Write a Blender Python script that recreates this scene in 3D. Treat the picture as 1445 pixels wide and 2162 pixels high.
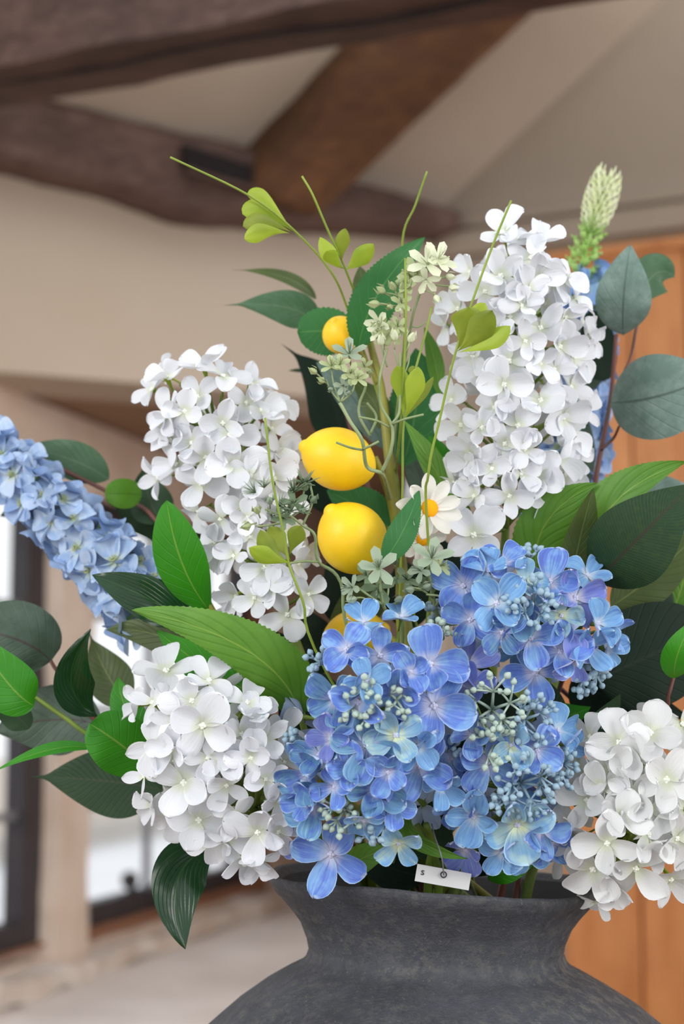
import bpy, math, random
from mathutils import Vector, Matrix, noise
for o in list(bpy.data.objects): bpy.data.objects.remove(o)
S = bpy.context.scene; COL = S.collection
RNG = random.Random(7)
# ------------------------------------------------------------------ camera
FPX = 3600.0; PITCH = math.radians(6.64); CAMLOC = Vector((0, 0, 1.30))
cd = bpy.data.cameras.new('camera'); cam = bpy.data.objects.new('camera', cd); COL.objects.link(cam)
cam.location = CAMLOC; cam.rotation_euler = (math.pi/2+PITCH, 0, 0)
cd.sensor_fit = 'VERTICAL'; cd.sensor_height = 36.0; cd.lens = FPX/2162*36.0
cd.clip_start = 0.05; cd.clip_end = 200
cd.dof.use_dof = True; cd.dof.focus_distance = 1.02; cd.dof.aperture_fstop = 5.6; cd.dof.aperture_blades = 0
S.camera = cam
# ------------------------------------------------------------------ world, lights, exposure
w = bpy.data.worlds.new('sky'); S.world = w; w.use_nodes = True
wn = w.node_tree; wn.nodes['Background'].inputs[0].default_value = (0.94, 0.97, 1.0, 1); wn.nodes['Background'].inputs[1].default_value = 1.25
def area_light(name, loc, target, sx, sy, power, color):
    ld = bpy.data.lights.new(name, 'AREA'); ld.shape = 'RECTANGLE'; ld.size = sx; ld.size_y = sy; ld.energy = power; ld.color = color
    o = bpy.data.objects.new(name, ld); COL.objects.link(o); o.location = loc
    o.rotation_euler = (Vector(target)-Vector(loc)).to_track_quat('-Z', 'Y').to_euler(); return o
area_light('added_left_light', (-2.2, -1.2, 2.5), (0, 1.1, 1.3), 1.6, 1.4, 58, (1.0, 0.98, 0.95))  # unseen soft lamp added behind the camera to give the flowers directional light
area_light('added_bay_fill_light', (2.6, -1.0, 2.3), (-0.6, 4.0, 1.0), 1.8, 1.4, 58, (1.0, 0.97, 0.93))  # unseen fill lamp added at right to brighten the bay and ledge
S.view_settings.view_transform = 'Standard'; S.view_settings.look = 'None'
S.view_settings.exposure = -0.07; S.view_settings.gamma = 1.0; S.view_settings.use_curve_mapping = False
# ------------------------------------------------------------------ projection helpers
RT = Vector((1, 0, 0)); FW = Vector((0, math.cos(PITCH), math.sin(PITCH))); UP = Vector((0, -math.sin(PITCH), math.cos(PITCH)))
def P(px, py, d): return CAMLOC + RT*((px-722.5)/FPX*d) + UP*((1081-py)/FPX*d) + FW*d
def cdir(nx, ny, nz): return (RT*nx + UP*ny - FW*nz).normalized()
def hit(px, py, pt, n):
    r = P(px, py, 1.0)-CAMLOC; return CAMLOC + r*((pt-CAMLOC).dot(n)/r.dot(n))
def m_px(px, d): return px*d/FPX
# ------------------------------------------------------------------ materials
def C(r, g, b):
    f = lambda v: (v/255/12.92) if v/255 <= 0.04045 else ((v/255+0.055)/1.055)**2.4
    return (f(r), f(g), f(b), 1)
class NT:
    def __init__(s, name):
        s.m = bpy.data.materials.new(name); s.m.use_nodes = True; s.t = s.m.node_tree
        s.b = s.t.nodes['Principled BSDF']; s.out = s.t.nodes['Material Output']
    def n(s, ty, **kw):
        x = s.t.nodes.new(ty)
        for k, v in kw.items(): setattr(x, k, v)
        return x
    def l(s, a, b): s.t.links.new(a, b)
    def put(s, sock, v):
        if isinstance(v, bpy.types.NodeSocket): s.l(v, sock)
        else: sock.default_value = v
    def math(s, op, a, b=0.0, c=0.0):
        x = s.n('ShaderNodeMath', operation=op); s.put(x.inputs[0], a); s.put(x.inputs[1], b); s.put(x.inputs[2], c); return x.outputs[0]
    def mix(s, f, a, b, mode='MIX'):
        x = s.n('ShaderNodeMix', data_type='RGBA', blend_type=mode); s.put(x.inputs[0], f); s.put(x.inputs[6], a); s.put(x.inputs[7], b); return x.outputs[2]
    def ramp(s, f, stops):
        x = s.n('ShaderNodeValToRGB'); s.put(x.inputs[0], f); e = x.color_ramp.elements
        while len(e) > 1: e.remove(e[-1])
        e[0].position, e[0].color = stops[0][0], stops[0][1]
        for p, c in stops[1:]: k = e.new(p); k.color = c
        return x.outputs[0]
    def step(s, f, a, b):
        x = s.n('ShaderNodeMapRange'); s.put(x.inputs[0], f); x.inputs[1].default_value = a; x.inputs[2].default_value = b; return x.outputs[0]
    def coord(s, which='Object'): return s.n('ShaderNodeTexCoord').outputs[which]
    def scale(s, v, sc, off=(0, 0, 0)):
        x = s.n('ShaderNodeMapping'); s.l(v, x.inputs[0]); x.inputs[3].default_value = sc; x.inputs[1].default_value = off; return x.outputs[0]
    def noise(s, v, sc, det=3, rough=0.55, dist=0.0):
        x = s.n('ShaderNodeTexNoise'); s.l(v, x.inputs['Vector']); x.inputs['Scale'].default_value = sc
        x.inputs['Detail'].default_value = det; x.inputs['Roughness'].default_value = rough; x.inputs['Distortion'].default_value = dist; return x.outputs[0]
    def bump(s, h, st, dist=0.01):
        x = s.n('ShaderNodeBump'); s.l(h, x.inputs['Height']); x.inputs['Strength'].default_value = st; x.inputs['Distance'].default_value = dist
        s.l(x.outputs[0], s.b.inputs['Normal'])
    def fin(s, col, rough=0.6, transl=0.0, spec=0.5, tcol=None):
        s.put(s.b.inputs['Base Color'], col); s.put(s.b.inputs['Roughness'], rough); s.b.inputs['Specular IOR Level'].default_value = spec
        if transl > 0:
            t = s.n('ShaderNodeBsdfTranslucent'); s.put(t.inputs[0], tcol if tcol is not None else col)
            mx = s.n('ShaderNodeMixShader'); mx.inputs[0].default_value = transl
            s.l(s.b.outputs[0], mx.inputs[1]); s.l(t.outputs[0], mx.inputs[2]); s.l(mx.outputs[0], s.out.inputs[0])
        return s.m
    def add_rand(s, v, amt=50.0):
        r = s.n('ShaderNodeObjectInfo').outputs['Random']; x = s.n('ShaderNodeVectorMath', operation='ADD')
        c = s.n('ShaderNodeCombineXYZ'); k = s.math('MULTIPLY', r, amt)
        for i in range(3): s.l(k, c.inputs[i])
        s.l(v, x.inputs[0]); s.l(c.outputs[0], x.inputs[1]); return x.outputs[0], r
def uvparts(t):
    sp = t.n('ShaderNodeSeparateXYZ'); t.l(t.coord('UV'), sp.inputs[0])
    au = t.math('ABSOLUTE', t.math('SUBTRACT', t.math('MULTIPLY', sp.outputs[0], 2.0), 1.0))
    return sp.outputs[0], sp.outputs[1], au
def petal_mat(name, tip, mid, base, rim, back, veins, patch=None, transl=0.16, backmix=0.6):
    t = NT(name); u, v, au = uvparts(t)
    ov, rnd = t.add_rand(t.coord('UV'))
    streak = t.noise(t.scale(ov, (13, 1.1, 1)), 1.0, 3, 0.6)
    blot = t.noise(t.scale(ov, (1.6, 2.2, 1)), 1.0, 2, 0.5)
    col = t.ramp(v, [(0.0, base), (0.08, base), (0.34, mid), (1.0, tip)])
    if patch is not None: col = t.mix(t.step(blot, 0.44, 0.62), col, patch)
    bw = t.ramp(v, [(0.0, base), (0.3, (0, 0, 0, 1))])
    keep = t.math('SUBTRACT', 1.0, t.step(v, 0.30, 0.08))
    col = t.mix(t.math('SUBTRACT', 1.0, t.step(v, 0.04, 0.25)), col, base)
    col = t.mix(t.math('MULTIPLY', t.step(streak, 0.52, 0.74), veins[0]), col, veins[1])
    col = t.mix(t.math('MULTIPLY', t.step(streak, 0.46, 0.28), veins[0]*0.6), col, rim)
    e = t.math('MAXIMUM', au, v)
    col = t.mix(t.math('MULTIPLY', t.step(e, 0.93, 0.985), 0.75), col, rim)
    bf = t.n('ShaderNodeNewGeometry').outputs['Backfacing']
    col = t.mix(t.math('MULTIPLY', bf, backmix), col, back)
    hsv = t.n('ShaderNodeHueSaturation'); t.l(col, hsv.inputs['Color']); t.l(t.math('ADD', 0.9, t.math('MULTIPLY', rnd, 0.2)), hsv.inputs['Value'])
    t.bump(streak, 0.25, 0.002)
    return t.fin(hsv.outputs[0], 0.62, transl, 0.25)
W_ = C(236, 238, 243)
M = {}
M['petal_white'] = petal_mat('white_petal', C(226, 228, 234), C(227, 229, 233), C(216, 221, 202), C(238, 239, 243), C(230, 232, 237), (0.10, C(202, 206, 216)), transl=0.26)
M['petal_white_warm'] = petal_mat('ivory_petal', C(223, 224, 226), C(221, 222, 221), C(214, 219, 198), C(232, 233, 233), C(218, 219, 218), (0.12, C(202, 203, 200)), transl=0.26)
PB = C(176, 188, 220)
M['b0'] = petal_mat('cornflower_petal', C(88, 118, 198), C(102, 134, 204), C(186, 190, 210), C(172, 194, 222), PB, (0.78, C(88, 90, 168)), C(120, 160, 208), transl=.1, backmix=0.8)
M['b1'] = petal_mat('sky_blue_petal', C(100, 148, 200), C(120, 164, 206), C(190, 204, 214), C(174, 204, 224), PB, (0.68, C(80, 100, 184)), C(120, 166, 210), transl=.1, backmix=0.8)
M['b2'] = petal_mat('teal_blue_petal', C(98, 142, 178), C(108, 150, 184), C(172, 176, 200), C(160, 194, 210), PB, (0.83, C(66, 86, 156)), C(88, 118, 186), transl=.1, backmix=0.8)
M['b3'] = petal_mat('lilac_blue_petal', C(112, 128, 204), C(126, 142, 208), C(198, 198, 208), C(180, 190, 220), C(192, 194, 216), (0.68, C(100, 94, 178)), C(128, 140, 204), transl=.1, backmix=0.8)
M['b4'] = petal_mat('pale_green_blue_petal', C(100, 152, 200), C(142, 180, 200), C(206, 216, 172), C(174, 204, 222), PB, (0.63, C(84, 110, 184)), C(158, 188, 190), transl=.1, backmix=0.7)
M['d0'] = petal_mat('delphinium_petal', C(184, 202, 228), C(198, 212, 230), C(200, 214, 196), C(186, 206, 232), C(164, 186, 220), (0.15, C(150, 174, 220)), C(160, 186, 222), transl=0.2, backmix=0.5)
M['d1'] = petal_mat('deep_delphinium_petal', C(164, 188, 222), C(184, 202, 226), C(194, 212, 194), C(170, 194, 228), C(148, 174, 216), (0.15, C(134, 160, 212)), C(144, 172, 216), transl=0.2, backmix=0.5)
M['d2'] = petal_mat('blue_delphinium_petal', C(118, 156, 218), C(146, 178, 224), C(190, 212, 196), C(150, 182, 228), C(128, 160, 214), (0.2, C(112, 144, 206)), C(160, 196, 214), transl=0.2, backmix=0.5)
def simple(name, col, rough=0.5, transl=0, var=None, sc=30, bump=0, spec=0.5):
    t = NT(name)
    if var is not None:
        ov, r = t.add_rand(t.coord('Object')); nz = t.noise(ov, sc, 3); c = t.mix(t.step(nz, 0.35, 0.68), col, var)
        if bump: t.bump(nz, bump, 0.003)
        return t.fin(c, rough, transl, spec)
    return t.fin(col, rough, transl, spec)
M['centre_white'] = simple('white_floret_centre', C(236, 238, 226), 0.6)
M['centre_blue'] = simple('blue_floret_centre', C(214, 214, 226), 0.6, var=C(178, 176, 212), sc=200)
M['calyx'] = simple('lime_calyx', C(150, 166, 30), 0.5, 0.1, C(120, 146, 40), 80)
M['stem_green'] = simple('green_stem', C(96, 122, 40), 0.5, 0, C(120, 140, 50), 60)
M['stem_olive'] = simple('olive_stem', C(142, 142, 44), 0.5, 0, C(120, 116, 38), 40, 0.3)
M['stem_dark'] = simple('dark_stem', C(52, 62, 30), 0.6, 0, C(70, 76, 34), 40)
M['stem_red'] = simple('red_brown_stem', C(112, 58, 52), 0.5, 0, C(86, 62, 50), 40)
M['berry'] = simple('pale_blue_bud', C(148, 174, 190), 0.5, 0, C(130, 158, 176), 120)
M['berry_green'] = simple('pale_green_bud', C(170, 188, 178), 0.5, 0, C(154, 174, 160), 120)
M['lime'] = simple('lime_bract', C(164, 184, 52), 0.5, 0.35, C(140, 166, 44), 40)
M['lime_dark'] = simple('olive_lime_bract', C(142, 156, 48), 0.5, 0.35, C(116, 134, 40), 40)
M['wire'] = simple('lime_wire_stem', C(134, 154, 52), 0.5, 0, C(112, 134, 44), 50)
M['cream'] = simple('cream_blossom', C(234, 236, 218), 0.55, 0.2, C(200, 208, 158), 90)
M['cream_green'] = simple('cream_green_blossom', C(186, 196, 150), 0.55, 0.2, C(160, 172, 120), 90)
M['sage'] = simple('sage_blossom', C(166, 182, 158), 0.55, 0.2, C(132, 150, 126), 90)
M['sage_dark'] = simple('dark_sage_blossom', C(128, 148, 116), 0.55, 0.2, C(100, 122, 90), 90)
M['sage_stem'] = simple('sage_stem', C(142, 156, 112), 0.5, 0, C(112, 130, 82), 60)
M['bud_green'] = simple('fresh_green_bud', C(150, 196, 84), 0.5, 0.2, C(180, 208, 130), 60)
M['bristle'] = simple('pale_bristle', C(248, 250, 228), 0.5, 0.3, C(230, 240, 180), 90)
M['daisy'] = simple('daisy_petal', C(238, 236, 230), 0.6, 0.35, C(232, 230, 222), 60)
M['daisy_eye'] = simple('daisy_eye', C(255, 190, 28), 0.8, 0, C(255, 150, 16), 300, 0.4, 0.1)
def leaf_mat(name, col, col2, rib, vein, nveins=16, slant=5.0, vw=0.10, rough=0.45, transl=0.2, back=None, bloom=None, spec=0.5, tcol=None, vstr=0.5):
    t = NT(name); u, v, au = uvparts(t)
    ov, rnd = t.add_rand(t.coord('Object'), 20)
    nz = t.noise(ov, 22, 4, 0.6)
    c = t.mix(t.step(nz, 0.35, 0.66), col, col2)
    ph = t.math('SUBTRACT', t.math('MULTIPLY', v, float(nveins)), t.math('MULTIPLY', t.math('POWER', au, 0.8), slant))
    fr = t.math('ABSOLUTE', t.math('SUBTRACT', t.math('FRACT', ph), 0.5))
    vm = t.step(fr, vw, 0.0)
    c = t.mix(t.math('MULTIPLY', vm, vstr), c, vein)
    fine = t.noise(ov, 260, 2, 0.6); c = t.mix(t.math('MULTIPLY', t.step(fine, 0.5, 0.8), 0.14), c, vein)
    if bloom is not None:
        n2 = t.noise(ov, 45, 5, 0.7); c = t.mix(t.math('MULTIPLY', t.step(n2, 0.42, 0.7), 0.6), c, bloom)
    c = t.mix(t.math('MULTIPLY', t.step(au, 0.045, 0.015), 0.8), c, rib)
    if back is not None:
        bf = t.n('ShaderNodeNewGeometry').outputs['Backfacing']; c = t.mix(t.math('MULTIPLY', bf, 0.85), c, back)
    h = t.math('SUBTRACT', t.math('MULTIPLY', nz, 0.6), t.math('MULTIPLY', vm, 0.35)); t.bump(h, 0.35, 0.002)
    return t.fin(c, rough, transl, spec, tcol)
M['leaf_bright'] = leaf_mat('bright_green_leaf', C(42, 126, 8), C(54, 138, 14), C(120, 160, 60), C(72, 154, 36), 9, 2.5, .10, .42, .25, vstr=.12, back=C(52, 120, 40))
M['leaf_lime'] = leaf_mat('lime_green_leaf', C(96, 150, 36), C(84, 140, 30), C(60, 100, 20), C(80, 130, 30), 9, 2.0, .12, .5, .4, vstr=.3)
M['leaf_light'] = leaf_mat('light_green_leaf', C(100, 148, 46), C(80, 130, 36), C(132, 166, 66), C(66, 116, 28), 6, 2.6, .22, .5, .3, back=C(72, 118, 40), vstr=.28)
M['leaf_olive'] = leaf_mat('olive_green_leaf', C(74, 92, 36), C(60, 76, 30), C(110, 126, 70), C(66, 84, 34), 12, 3.0, .12, .5, .2, vstr=.3)
M['leaf_deep'] = leaf_mat('deep_green_serrated_leaf', C(40, 108, 52), C(50, 118, 56), C(90, 146, 80), C(86, 140, 80), 8, 2.4, .06, .5, .3, back=C(86, 140, 84), vstr=.4)
M['leaf_dark'] = leaf_mat('dark_green_leaf', C(34, 60, 34), C(44, 68, 40), C(62, 70, 50), C(50, 76, 44), 22, 4.0, .12, .5, .1, vstr=.15, back=C(54, 72, 54), spec=.25)
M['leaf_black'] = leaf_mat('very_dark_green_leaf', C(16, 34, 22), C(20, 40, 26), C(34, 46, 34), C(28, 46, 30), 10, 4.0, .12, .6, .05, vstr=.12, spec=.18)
M['leaf_gloss'] = leaf_mat('glossy_dark_leaf', C(14, 50, 20), C(20, 60, 26), C(40, 76, 34), C(26, 62, 30), 5, 6.0, .14, .22, .06, vstr=.12)
M['leaf_veined'] = leaf_mat('fine_veined_dark_leaf', C(30, 54, 34), C(36, 60, 38), C(58, 46, 40), C(84, 104, 40), 44, 7.0, .08, .55, .08, vstr=.45, spec=.2)
M['leaf_euca'] = leaf_mat('eucalyptus_leaf', C(98, 122, 112), C(84, 110, 98), C(60, 78, 66), C(92, 116, 104), 7, 3.0, .10, .55, .12, bloom=C(146, 166, 160), back=C(84, 110, 92), vstr=.3)
M['leaf_euca_dark'] = leaf_mat('dark_eucalyptus_leaf', C(62, 82, 66), C(52, 70, 54), C(60, 46, 44), C(56, 76, 60), 9, 3.0, .10, .5, .1, bloom=C(86, 106, 92), vstr=.25)
M['leaf_euca_green'] = leaf_mat('soft_green_eucalyptus_leaf', C(56, 92, 58), C(66, 102, 68), C(96, 120, 92), C(60, 94, 62), 9, 3.0, .10, .5, .15, bloom=C(86, 118, 90), vstr=.25)
def lemon_mat():
    t = NT('lemon_skin'); ov, r = t.add_rand(t.coord('Object')); a = t.noise(ov, 28, 3); b = t.noise(ov, 700, 2)
    c = t.mix(t.step(a, 0.4, 0.7), C(246, 204, 26), C(238, 186, 14)); t.bump(b, 0.12, 0.001)
    t.b.inputs['Subsurface Weight'].default_value = 0.15; t.b.inputs['Subsurface Radius'].default_value = (0.01, 0.006, 0.001)
    return t.fin(c, 0.42, 0, 0.45)
M['lemon'] = lemon_mat()
def vase_mat():
    t = NT('charcoal_earthenware'); co = t.coord('Object')
    a = t.noise(co, 9, 6, 0.7); b = t.noise(co, 120, 4, 0.75); d = t.noise(t.scale(co, (5, 5, 24)), 1, 5, 0.7); g = t.noise(co, 420, 3, 0.7)
    c = t.mix(t.step(a, 0.35, 0.7), C(45, 46, 51), C(72, 74, 81))
    sp = t.n('ShaderNodeSeparateXYZ'); t.l(co, sp.inputs[0])
    dust = t.math('MULTIPLY', t.step(b, 0.46, 0.62), t.math('MULTIPLY', t.step(d, 0.38, 0.62), 0.5))
    c = t.mix(dust, c, C(112, 108, 100))
    c = t.mix(t.math('MULTIPLY', t.step(g, 0.62, 0.75), 0.5), c, C(124, 121, 114))
    c = t.mix(t.math('MULTIPLY', t.step(g, 0.38, 0.28), 0.5), c, C(24, 24, 27))
    h = t.math('ADD', t.math('MULTIPLY', b, 0.5), t.math('ADD', g, t.math('MULTIPLY', a, 2.0))); t.bump(h, 0.5, 0.0016)
    return t.fin(c, 0.72, 0, 0.4)
M['vase'] = vase_mat()
def wood(name, c1, c2, c3, sc, rough=0.6, grain=(1, 1, 1), bump=0.4):
    t = NT(name); co = t.coord('Object'); gv = t.scale(co, grain)
    a = t.noise(gv, sc, 6, 0.65, 1.2); b = t.noise(co, 3.5, 4, 0.6)
    c = t.mix(t.step(a, 0.35, 0.65), c1, c2); c = t.mix(t.math('MULTIPLY', t.step(b, 0.45, 0.72), 0.7), c, c3); t.bump(a, bump, 0.01)
    return t.fin(c, rough, 0, 0.35)
M['beam'] = wood('dark_oak', C(70, 50, 45), C(100, 77, 70), C(48, 34, 31), 5, .6, (1.2, 9, 9), .8)
M['beam_mid'] = wood('reddish_oak', C(94, 68, 60), C(124, 98, 88), C(66, 46, 41), 5, .6, (1.2, 9, 9), .8)
M['beam_warm'] = wood('warm_brown_oak', C(104, 68, 46), C(140, 98, 62), C(66, 46, 36), 5, .6, (1.2, 9, 9), .8)
M['pine'] = wood('orange_pine', C(172, 106, 54), C(192, 130, 76), C(152, 88, 42), 4, .45, (9, 9, .8), .15)
M['sill_wood'] = wood('brown_sill_wood', C(140, 96, 70), C(156, 110, 84), C(112, 76, 56), 5, .6, (1, 9, 9))
M['table'] = wood('oak_table', C(120, 90, 62), C(136, 104, 74), C(100, 74, 50), 5, .5, (1, 9, 9))
def plaster(name, c1, c2, sc=2.0, bump=0.15):
    t = NT(name); co = t.coord('Object'); a = t.noise(co, sc, 5, 0.6); b = t.noise(co, sc*20, 3, 0.6)
    t.bump(t.math('ADD', a, t.math('MULTIPLY', b, 0.3)), bump, 0.02); return t.fin(t.mix(t.step(a, 0.3, 0.7), c1, c2), 0.85, 0, 0.2)
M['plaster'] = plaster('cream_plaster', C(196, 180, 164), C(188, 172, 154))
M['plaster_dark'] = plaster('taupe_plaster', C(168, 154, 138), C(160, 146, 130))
M['soffit'] = plaster('brown_soffit', C(158, 128, 104), C(146, 116, 92))
M['stone'] = plaster('buff_sandstone', C(232, 214, 198), C(214, 190, 172), 5, 0.5)
M['stone_light'] = plaster('limewashed_stone', C(242, 234, 226), C(206, 186, 170), 7, 0.7)
M['ledge'] = plaster('whitewashed_ledge', C(238, 229, 223), C(214, 203, 196), 5, 0.3)
M['iron'] = simple('black_iron', C(38, 34, 40), 0.5, 0, C(50, 44, 48), 20)
M['lead'] = simple('grey_lead', C(120, 120, 126), 0.5)
M['card'] = simple('white_card', C(204, 202, 202), 0.7)
M['vase_inside'] = simple('painted_shade_inside', C(27, 26, 28), 0.9, 0, C(36, 35, 37), 60)  # shade inside the vase put into the colour as near-black
M['ink'] = simple('black_ink', C(30, 30, 32), 0.6)
M['floor'] = wood('floor_boards', C(130, 100, 74), C(148, 116, 88), C(112, 84, 60), 4, .5, (9, 1, 9))
M['snow'] = plaster('pale_paving', C(244, 246, 248), C(236, 237, 240), 1)
M['roof'] = plaster('pale_roof_tile', C(224, 214, 204), C(206, 196, 186), 3)
M['far_wall'] = plaster('pale_far_wall', C(222, 218, 212), C(208, 204, 196), 1)
def glass_mat():
    t = NT('window_glass'); tr = t.n('ShaderNodeBsdfTransparent'); gl = t.n('ShaderNodeBsdfGlossy'); gl.inputs['Roughness'].default_value = 0.02
    mx = t.n('ShaderNodeMixShader'); mx.inputs[0].default_value = 0.06
    t.l(tr.outputs[0], mx.inputs[1]); t.l(gl.outputs[0], mx.inputs[2]); t.l(mx.outputs[0], t.out.inputs[0]); return t.m
M['glass'] = glass_mat()
# ------------------------------------------------------------------ mesh builder
class MB:
    def __init__(s): s.v = []; s.f = []; s.mi = []; s.uv = []; s.mats = []
    def mat(s, m):
        if m not in s.mats: s.mats.append(m)
        return s.mats.index(m)
    def add(s, vs, fs, m, uvs=None):
        o = len(s.v); k = s.mat(m); s.v += [tuple(x) for x in vs]; s.uv += (uvs if uvs else [(0.5, 0.5)]*len(vs))
        for f in fs: s.f.append([i+o for i in f]); s.mi.append(k)
    def tube(s, pts, rad, m, n=7, caps=True):
        pts = [Vector(p) for p in pts]; N = len(pts); vs = []; fs = []
        ref = None
        for i, p in enumerate(pts):
            t = (pts[min(i+1, N-1)]-pts[max(i-1, 0)]).normalized()
            if ref is None: ref = t.orthogonal().normalized()
            ref = (ref-t*ref.dot(t)).normalized() if (ref-t*ref.dot(t)).length > 1e-6 else t.orthogonal().normalized()
            b = t.cross(ref); r = rad[i] if isinstance(rad, (list, tuple)) else rad
            for k in range(n):
                a = 2*math.pi*k/n; vs.append(p+(ref*math.cos(a)+b*math.sin(a))*r)
        for i in range(N-1):
            for k in range(n):
                k2 = (k+1) % n; fs.append((i*n+k, i*n+k2, (i+1)*n+k2, (i+1)*n+k))
        if caps: fs.append(tuple(range(n))[::-1]); fs.append(tuple((N-1)*n+k for k in range(n)))
        s.add(vs, fs, m)
    def blob(s, c, rx, m, axis=None, n=8, rings=6, prof=None):
        # surface of revolution about axis vector (full length), prof(t)->radius factor
        c = Vector(c); ax = Vector(axis) if axis is not None else Vector((0, 0, 2*rx)); L = ax.length; a = ax.normalized(); r1 = a.orthogonal().normalized(); r2 = a.cross(r1)
        vs = []; fs = []
        for i in range(rings+1):
            t = i/rings; tt = (1-math.cos(math.pi*t))/2; rr = rx*(prof(tt) if prof else math.sin(math.pi*t))
            for k in range(n):
                g = 2*math.pi*k/n; vs.append(c+a*(tt-0.5)*L+(r1*math.cos(g)+r2*math.sin(g))*max(rr, 1e-5))
        for i in range(rings):
            for k in range(n): k2 = (k+1) % n; fs.append((i*n+k, i*n+k2, (i+1)*n+k2, (i+1)*n+k))
        s.add(vs, fs, m)
    def box(s, o, ax, ay, az, m, nx=1, ny=1, nz=1, jit=0.0):
        # box spanned by vectors; subdivided faces with noise displacement
        o = Vector(o); ax, ay, az = Vector(ax), Vector(ay), Vector(az); cen = o+(ax+ay+az)/2
        def face(p, a, b, na, nb, flip):
            vs = []; fs = []
            for j in range(nb+1):
                for i in range(na+1):
                    q = p+a*(i/na)+b*(j/nb)
                    if jit: q = q+(noise.noise_vector(q*7.0)+0.5*noise.noise_vector(q*23.0))*jit
                    vs.append(q)
            for j in range(nb):
                for i in range(na):
                    f = (j*(na+1)+i, j*(na+1)+i+1, (j+1)*(na+1)+i+1, (j+1)*(na+1)+i); fs.append(f[::-1] if flip else f)
            s.add(vs, fs, m)
        rh = ax.cross(ay).dot(az) > 0
        face(o, ax, ay, nx, ny, rh); face(o+az, ax, ay, nx, ny, not rh)
        face(o, ax, az, nx, nz, not rh); face(o+ay, ax, az, nx, nz, rh)
        face(o, ay, az, ny, nz, rh); face(o+ax, ay, az, ny, nz, not rh)
    def mesh(s, name, smooth=True, origin=None, weld=False):
        me = bpy.data.meshes.new(name); o = Vector(origin) if origin is not None else Vector((0, 0, 0))
        me.from_pydata([tuple(Vector(v)-o) for v in s.v], [], s.f)
        for m in s.mats: me.materials.append(m)
        uvl = me.uv_layers.new(name='UVMap'); idx = [0]*len(me.loops); me.loops.foreach_get('vertex_index', idx)
        flat = []
        for i in idx: flat += list(s.uv[i])
        uvl.data.foreach_set('uv', flat)
        me.polygons.foreach_set('material_index', s.mi); me.polygons.foreach_set('use_smooth', [smooth]*len(s.f)); me.update(); return me
def link(name, me, parent=None, loc=None, mat=None):
    o = bpy.data.objects.new(name, me); COL.objects.link(o)
    if parent is not None: o.parent = parent
    if mat is not None: o.matrix_basis = mat
    elif loc is not None: o.location = loc
    return o
def wloc(o):
    p = Vector((0, 0, 0))
    while o is not None: p = p+o.location; o = o.parent
    return p
def part(name, mb, parent, origin=None, smooth=True, label=None, kind=None):
    """mesh given in world coordinates becomes a part of an unrotated parent"""
    base = wloc(parent) if parent else Vector((0, 0, 0)); org = Vector(origin) if origin is not None else base
    o = link(name, mb.mesh(name, smooth, org), parent, org-base)
    if label: o['label'] = label
    if kind: o['kind'] = kind
    return o
def thing(name, label, cat, loc, group=None):
    o = bpy.data.objects.new(name, None); COL.objects.link(o); o.location = loc; o.empty_display_size = 0.02
    o['label'] = label; o['category'] = cat
    if group: o['group'] = group
    return o
def struct(name, mb, smooth=False, origin=None):
    o = part(name, mb, None, origin, smooth); o['kind'] = 'structure'; return o
def spline(pts, n=6):
    pts = [Vector(p) for p in pts]
    if len(pts) < 3: return [pts[0].lerp(pts[1], i/n) for i in range(n+1)]
    q = [pts[0]*2-pts[1]]+pts+[pts[-1]*2-pts[-2]]; out = []
    for i in range(1, len(q)-2):
        a, b, c, d = q[i-1:i+3]
        for k in range(n):
            t = k/n; out.append(0.5*((2*b)+(c-a)*t+(2*a-5*b+4*c-d)*t*t+(3*b-a-3*c+d)*t**3))
    out.append(pts[-1]); return out
# ================================================================== ROOM
TH = math.radians(16)
WD = Vector((math.sin(TH), math.cos(TH), 0)); WN = Vector((math.cos(TH), -math.sin(TH), 0))     # window wall direction / inward normal
WA = P(0, 1500, 3.4); Z = Vector((0, 0, 1))
def hw(px, py): return hit(px, py, WA, WN)
def ws(px): return (hw(px, 1500)-WA).dot(WD)
WA0 = Vector((WA.x, WA.y, 0))
def wbox(mb, s0, s1, z0, z1, n0, n1, m, **k):
    mb.box(WA0+WD*s0+Z*z0+WN*n0, WD*(s1-s0), WN*(n1-n0), Z*(z1-z0), m, **k)
zb = hw(185, 1962).z; zt = hw(185, 1045).z; zl = hit(300, 2040, WA, WN).z
LEDGE_Z = zb-0.085
s_m0, s_m1, s_e = ws(75), ws(185), ws(530)
s_w1a, s_w1b = ws(30)-0.9, ws(104)
SB = ws(720)
# upper wall W (lintel wall) in front of the bay
W0 = P(0, 785, 3.3); zW = W0.z
r = P(620, 835, 1.0)-CAMLOC; W1 = CAMLOC+r*((zW-CAMLOC.z)/r.z)
WDr = (W1-W0).normalized(); WNr = Vector((WDr.y, -WDr.x, 0))           # toward camera
if WNr.y > 0: WNr = -WNr
def hW(px, py): return hit(px, py, W0, WNr)
corner = hW(930, 700); EAVE = hW(500, 385).z
GD = Vector((math.sin(math.radians(64)), -math.cos(math.radians(64)), 0)); GN = Vector((-GD.y, GD.x, 0))
if GN.y > 0: GN = -GN
def hG(px, py, off=0.0): return hit(px, py, corner+GN*off, GN)
def poly(mb, pts, m, back=None):
    pts = [Vector(p) for p in pts]; n = len(pts); vs = list(pts)
    fs = [tuple(range(n))]
    if back is not None:
        vs += [p+back for p in pts]; fs.append(tuple(range(n, 2*n))[::-1]); fs += [(i, n+i, n+(i+1) % n, (i+1) % n) for i in range(n)]
    mb.add(vs, fs, m)
L0 = W0-WDr*((W0-WA).dot(WN)/WDr.dot(WN))
cor = Vector((corner.x, corner.y, 0))
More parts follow.
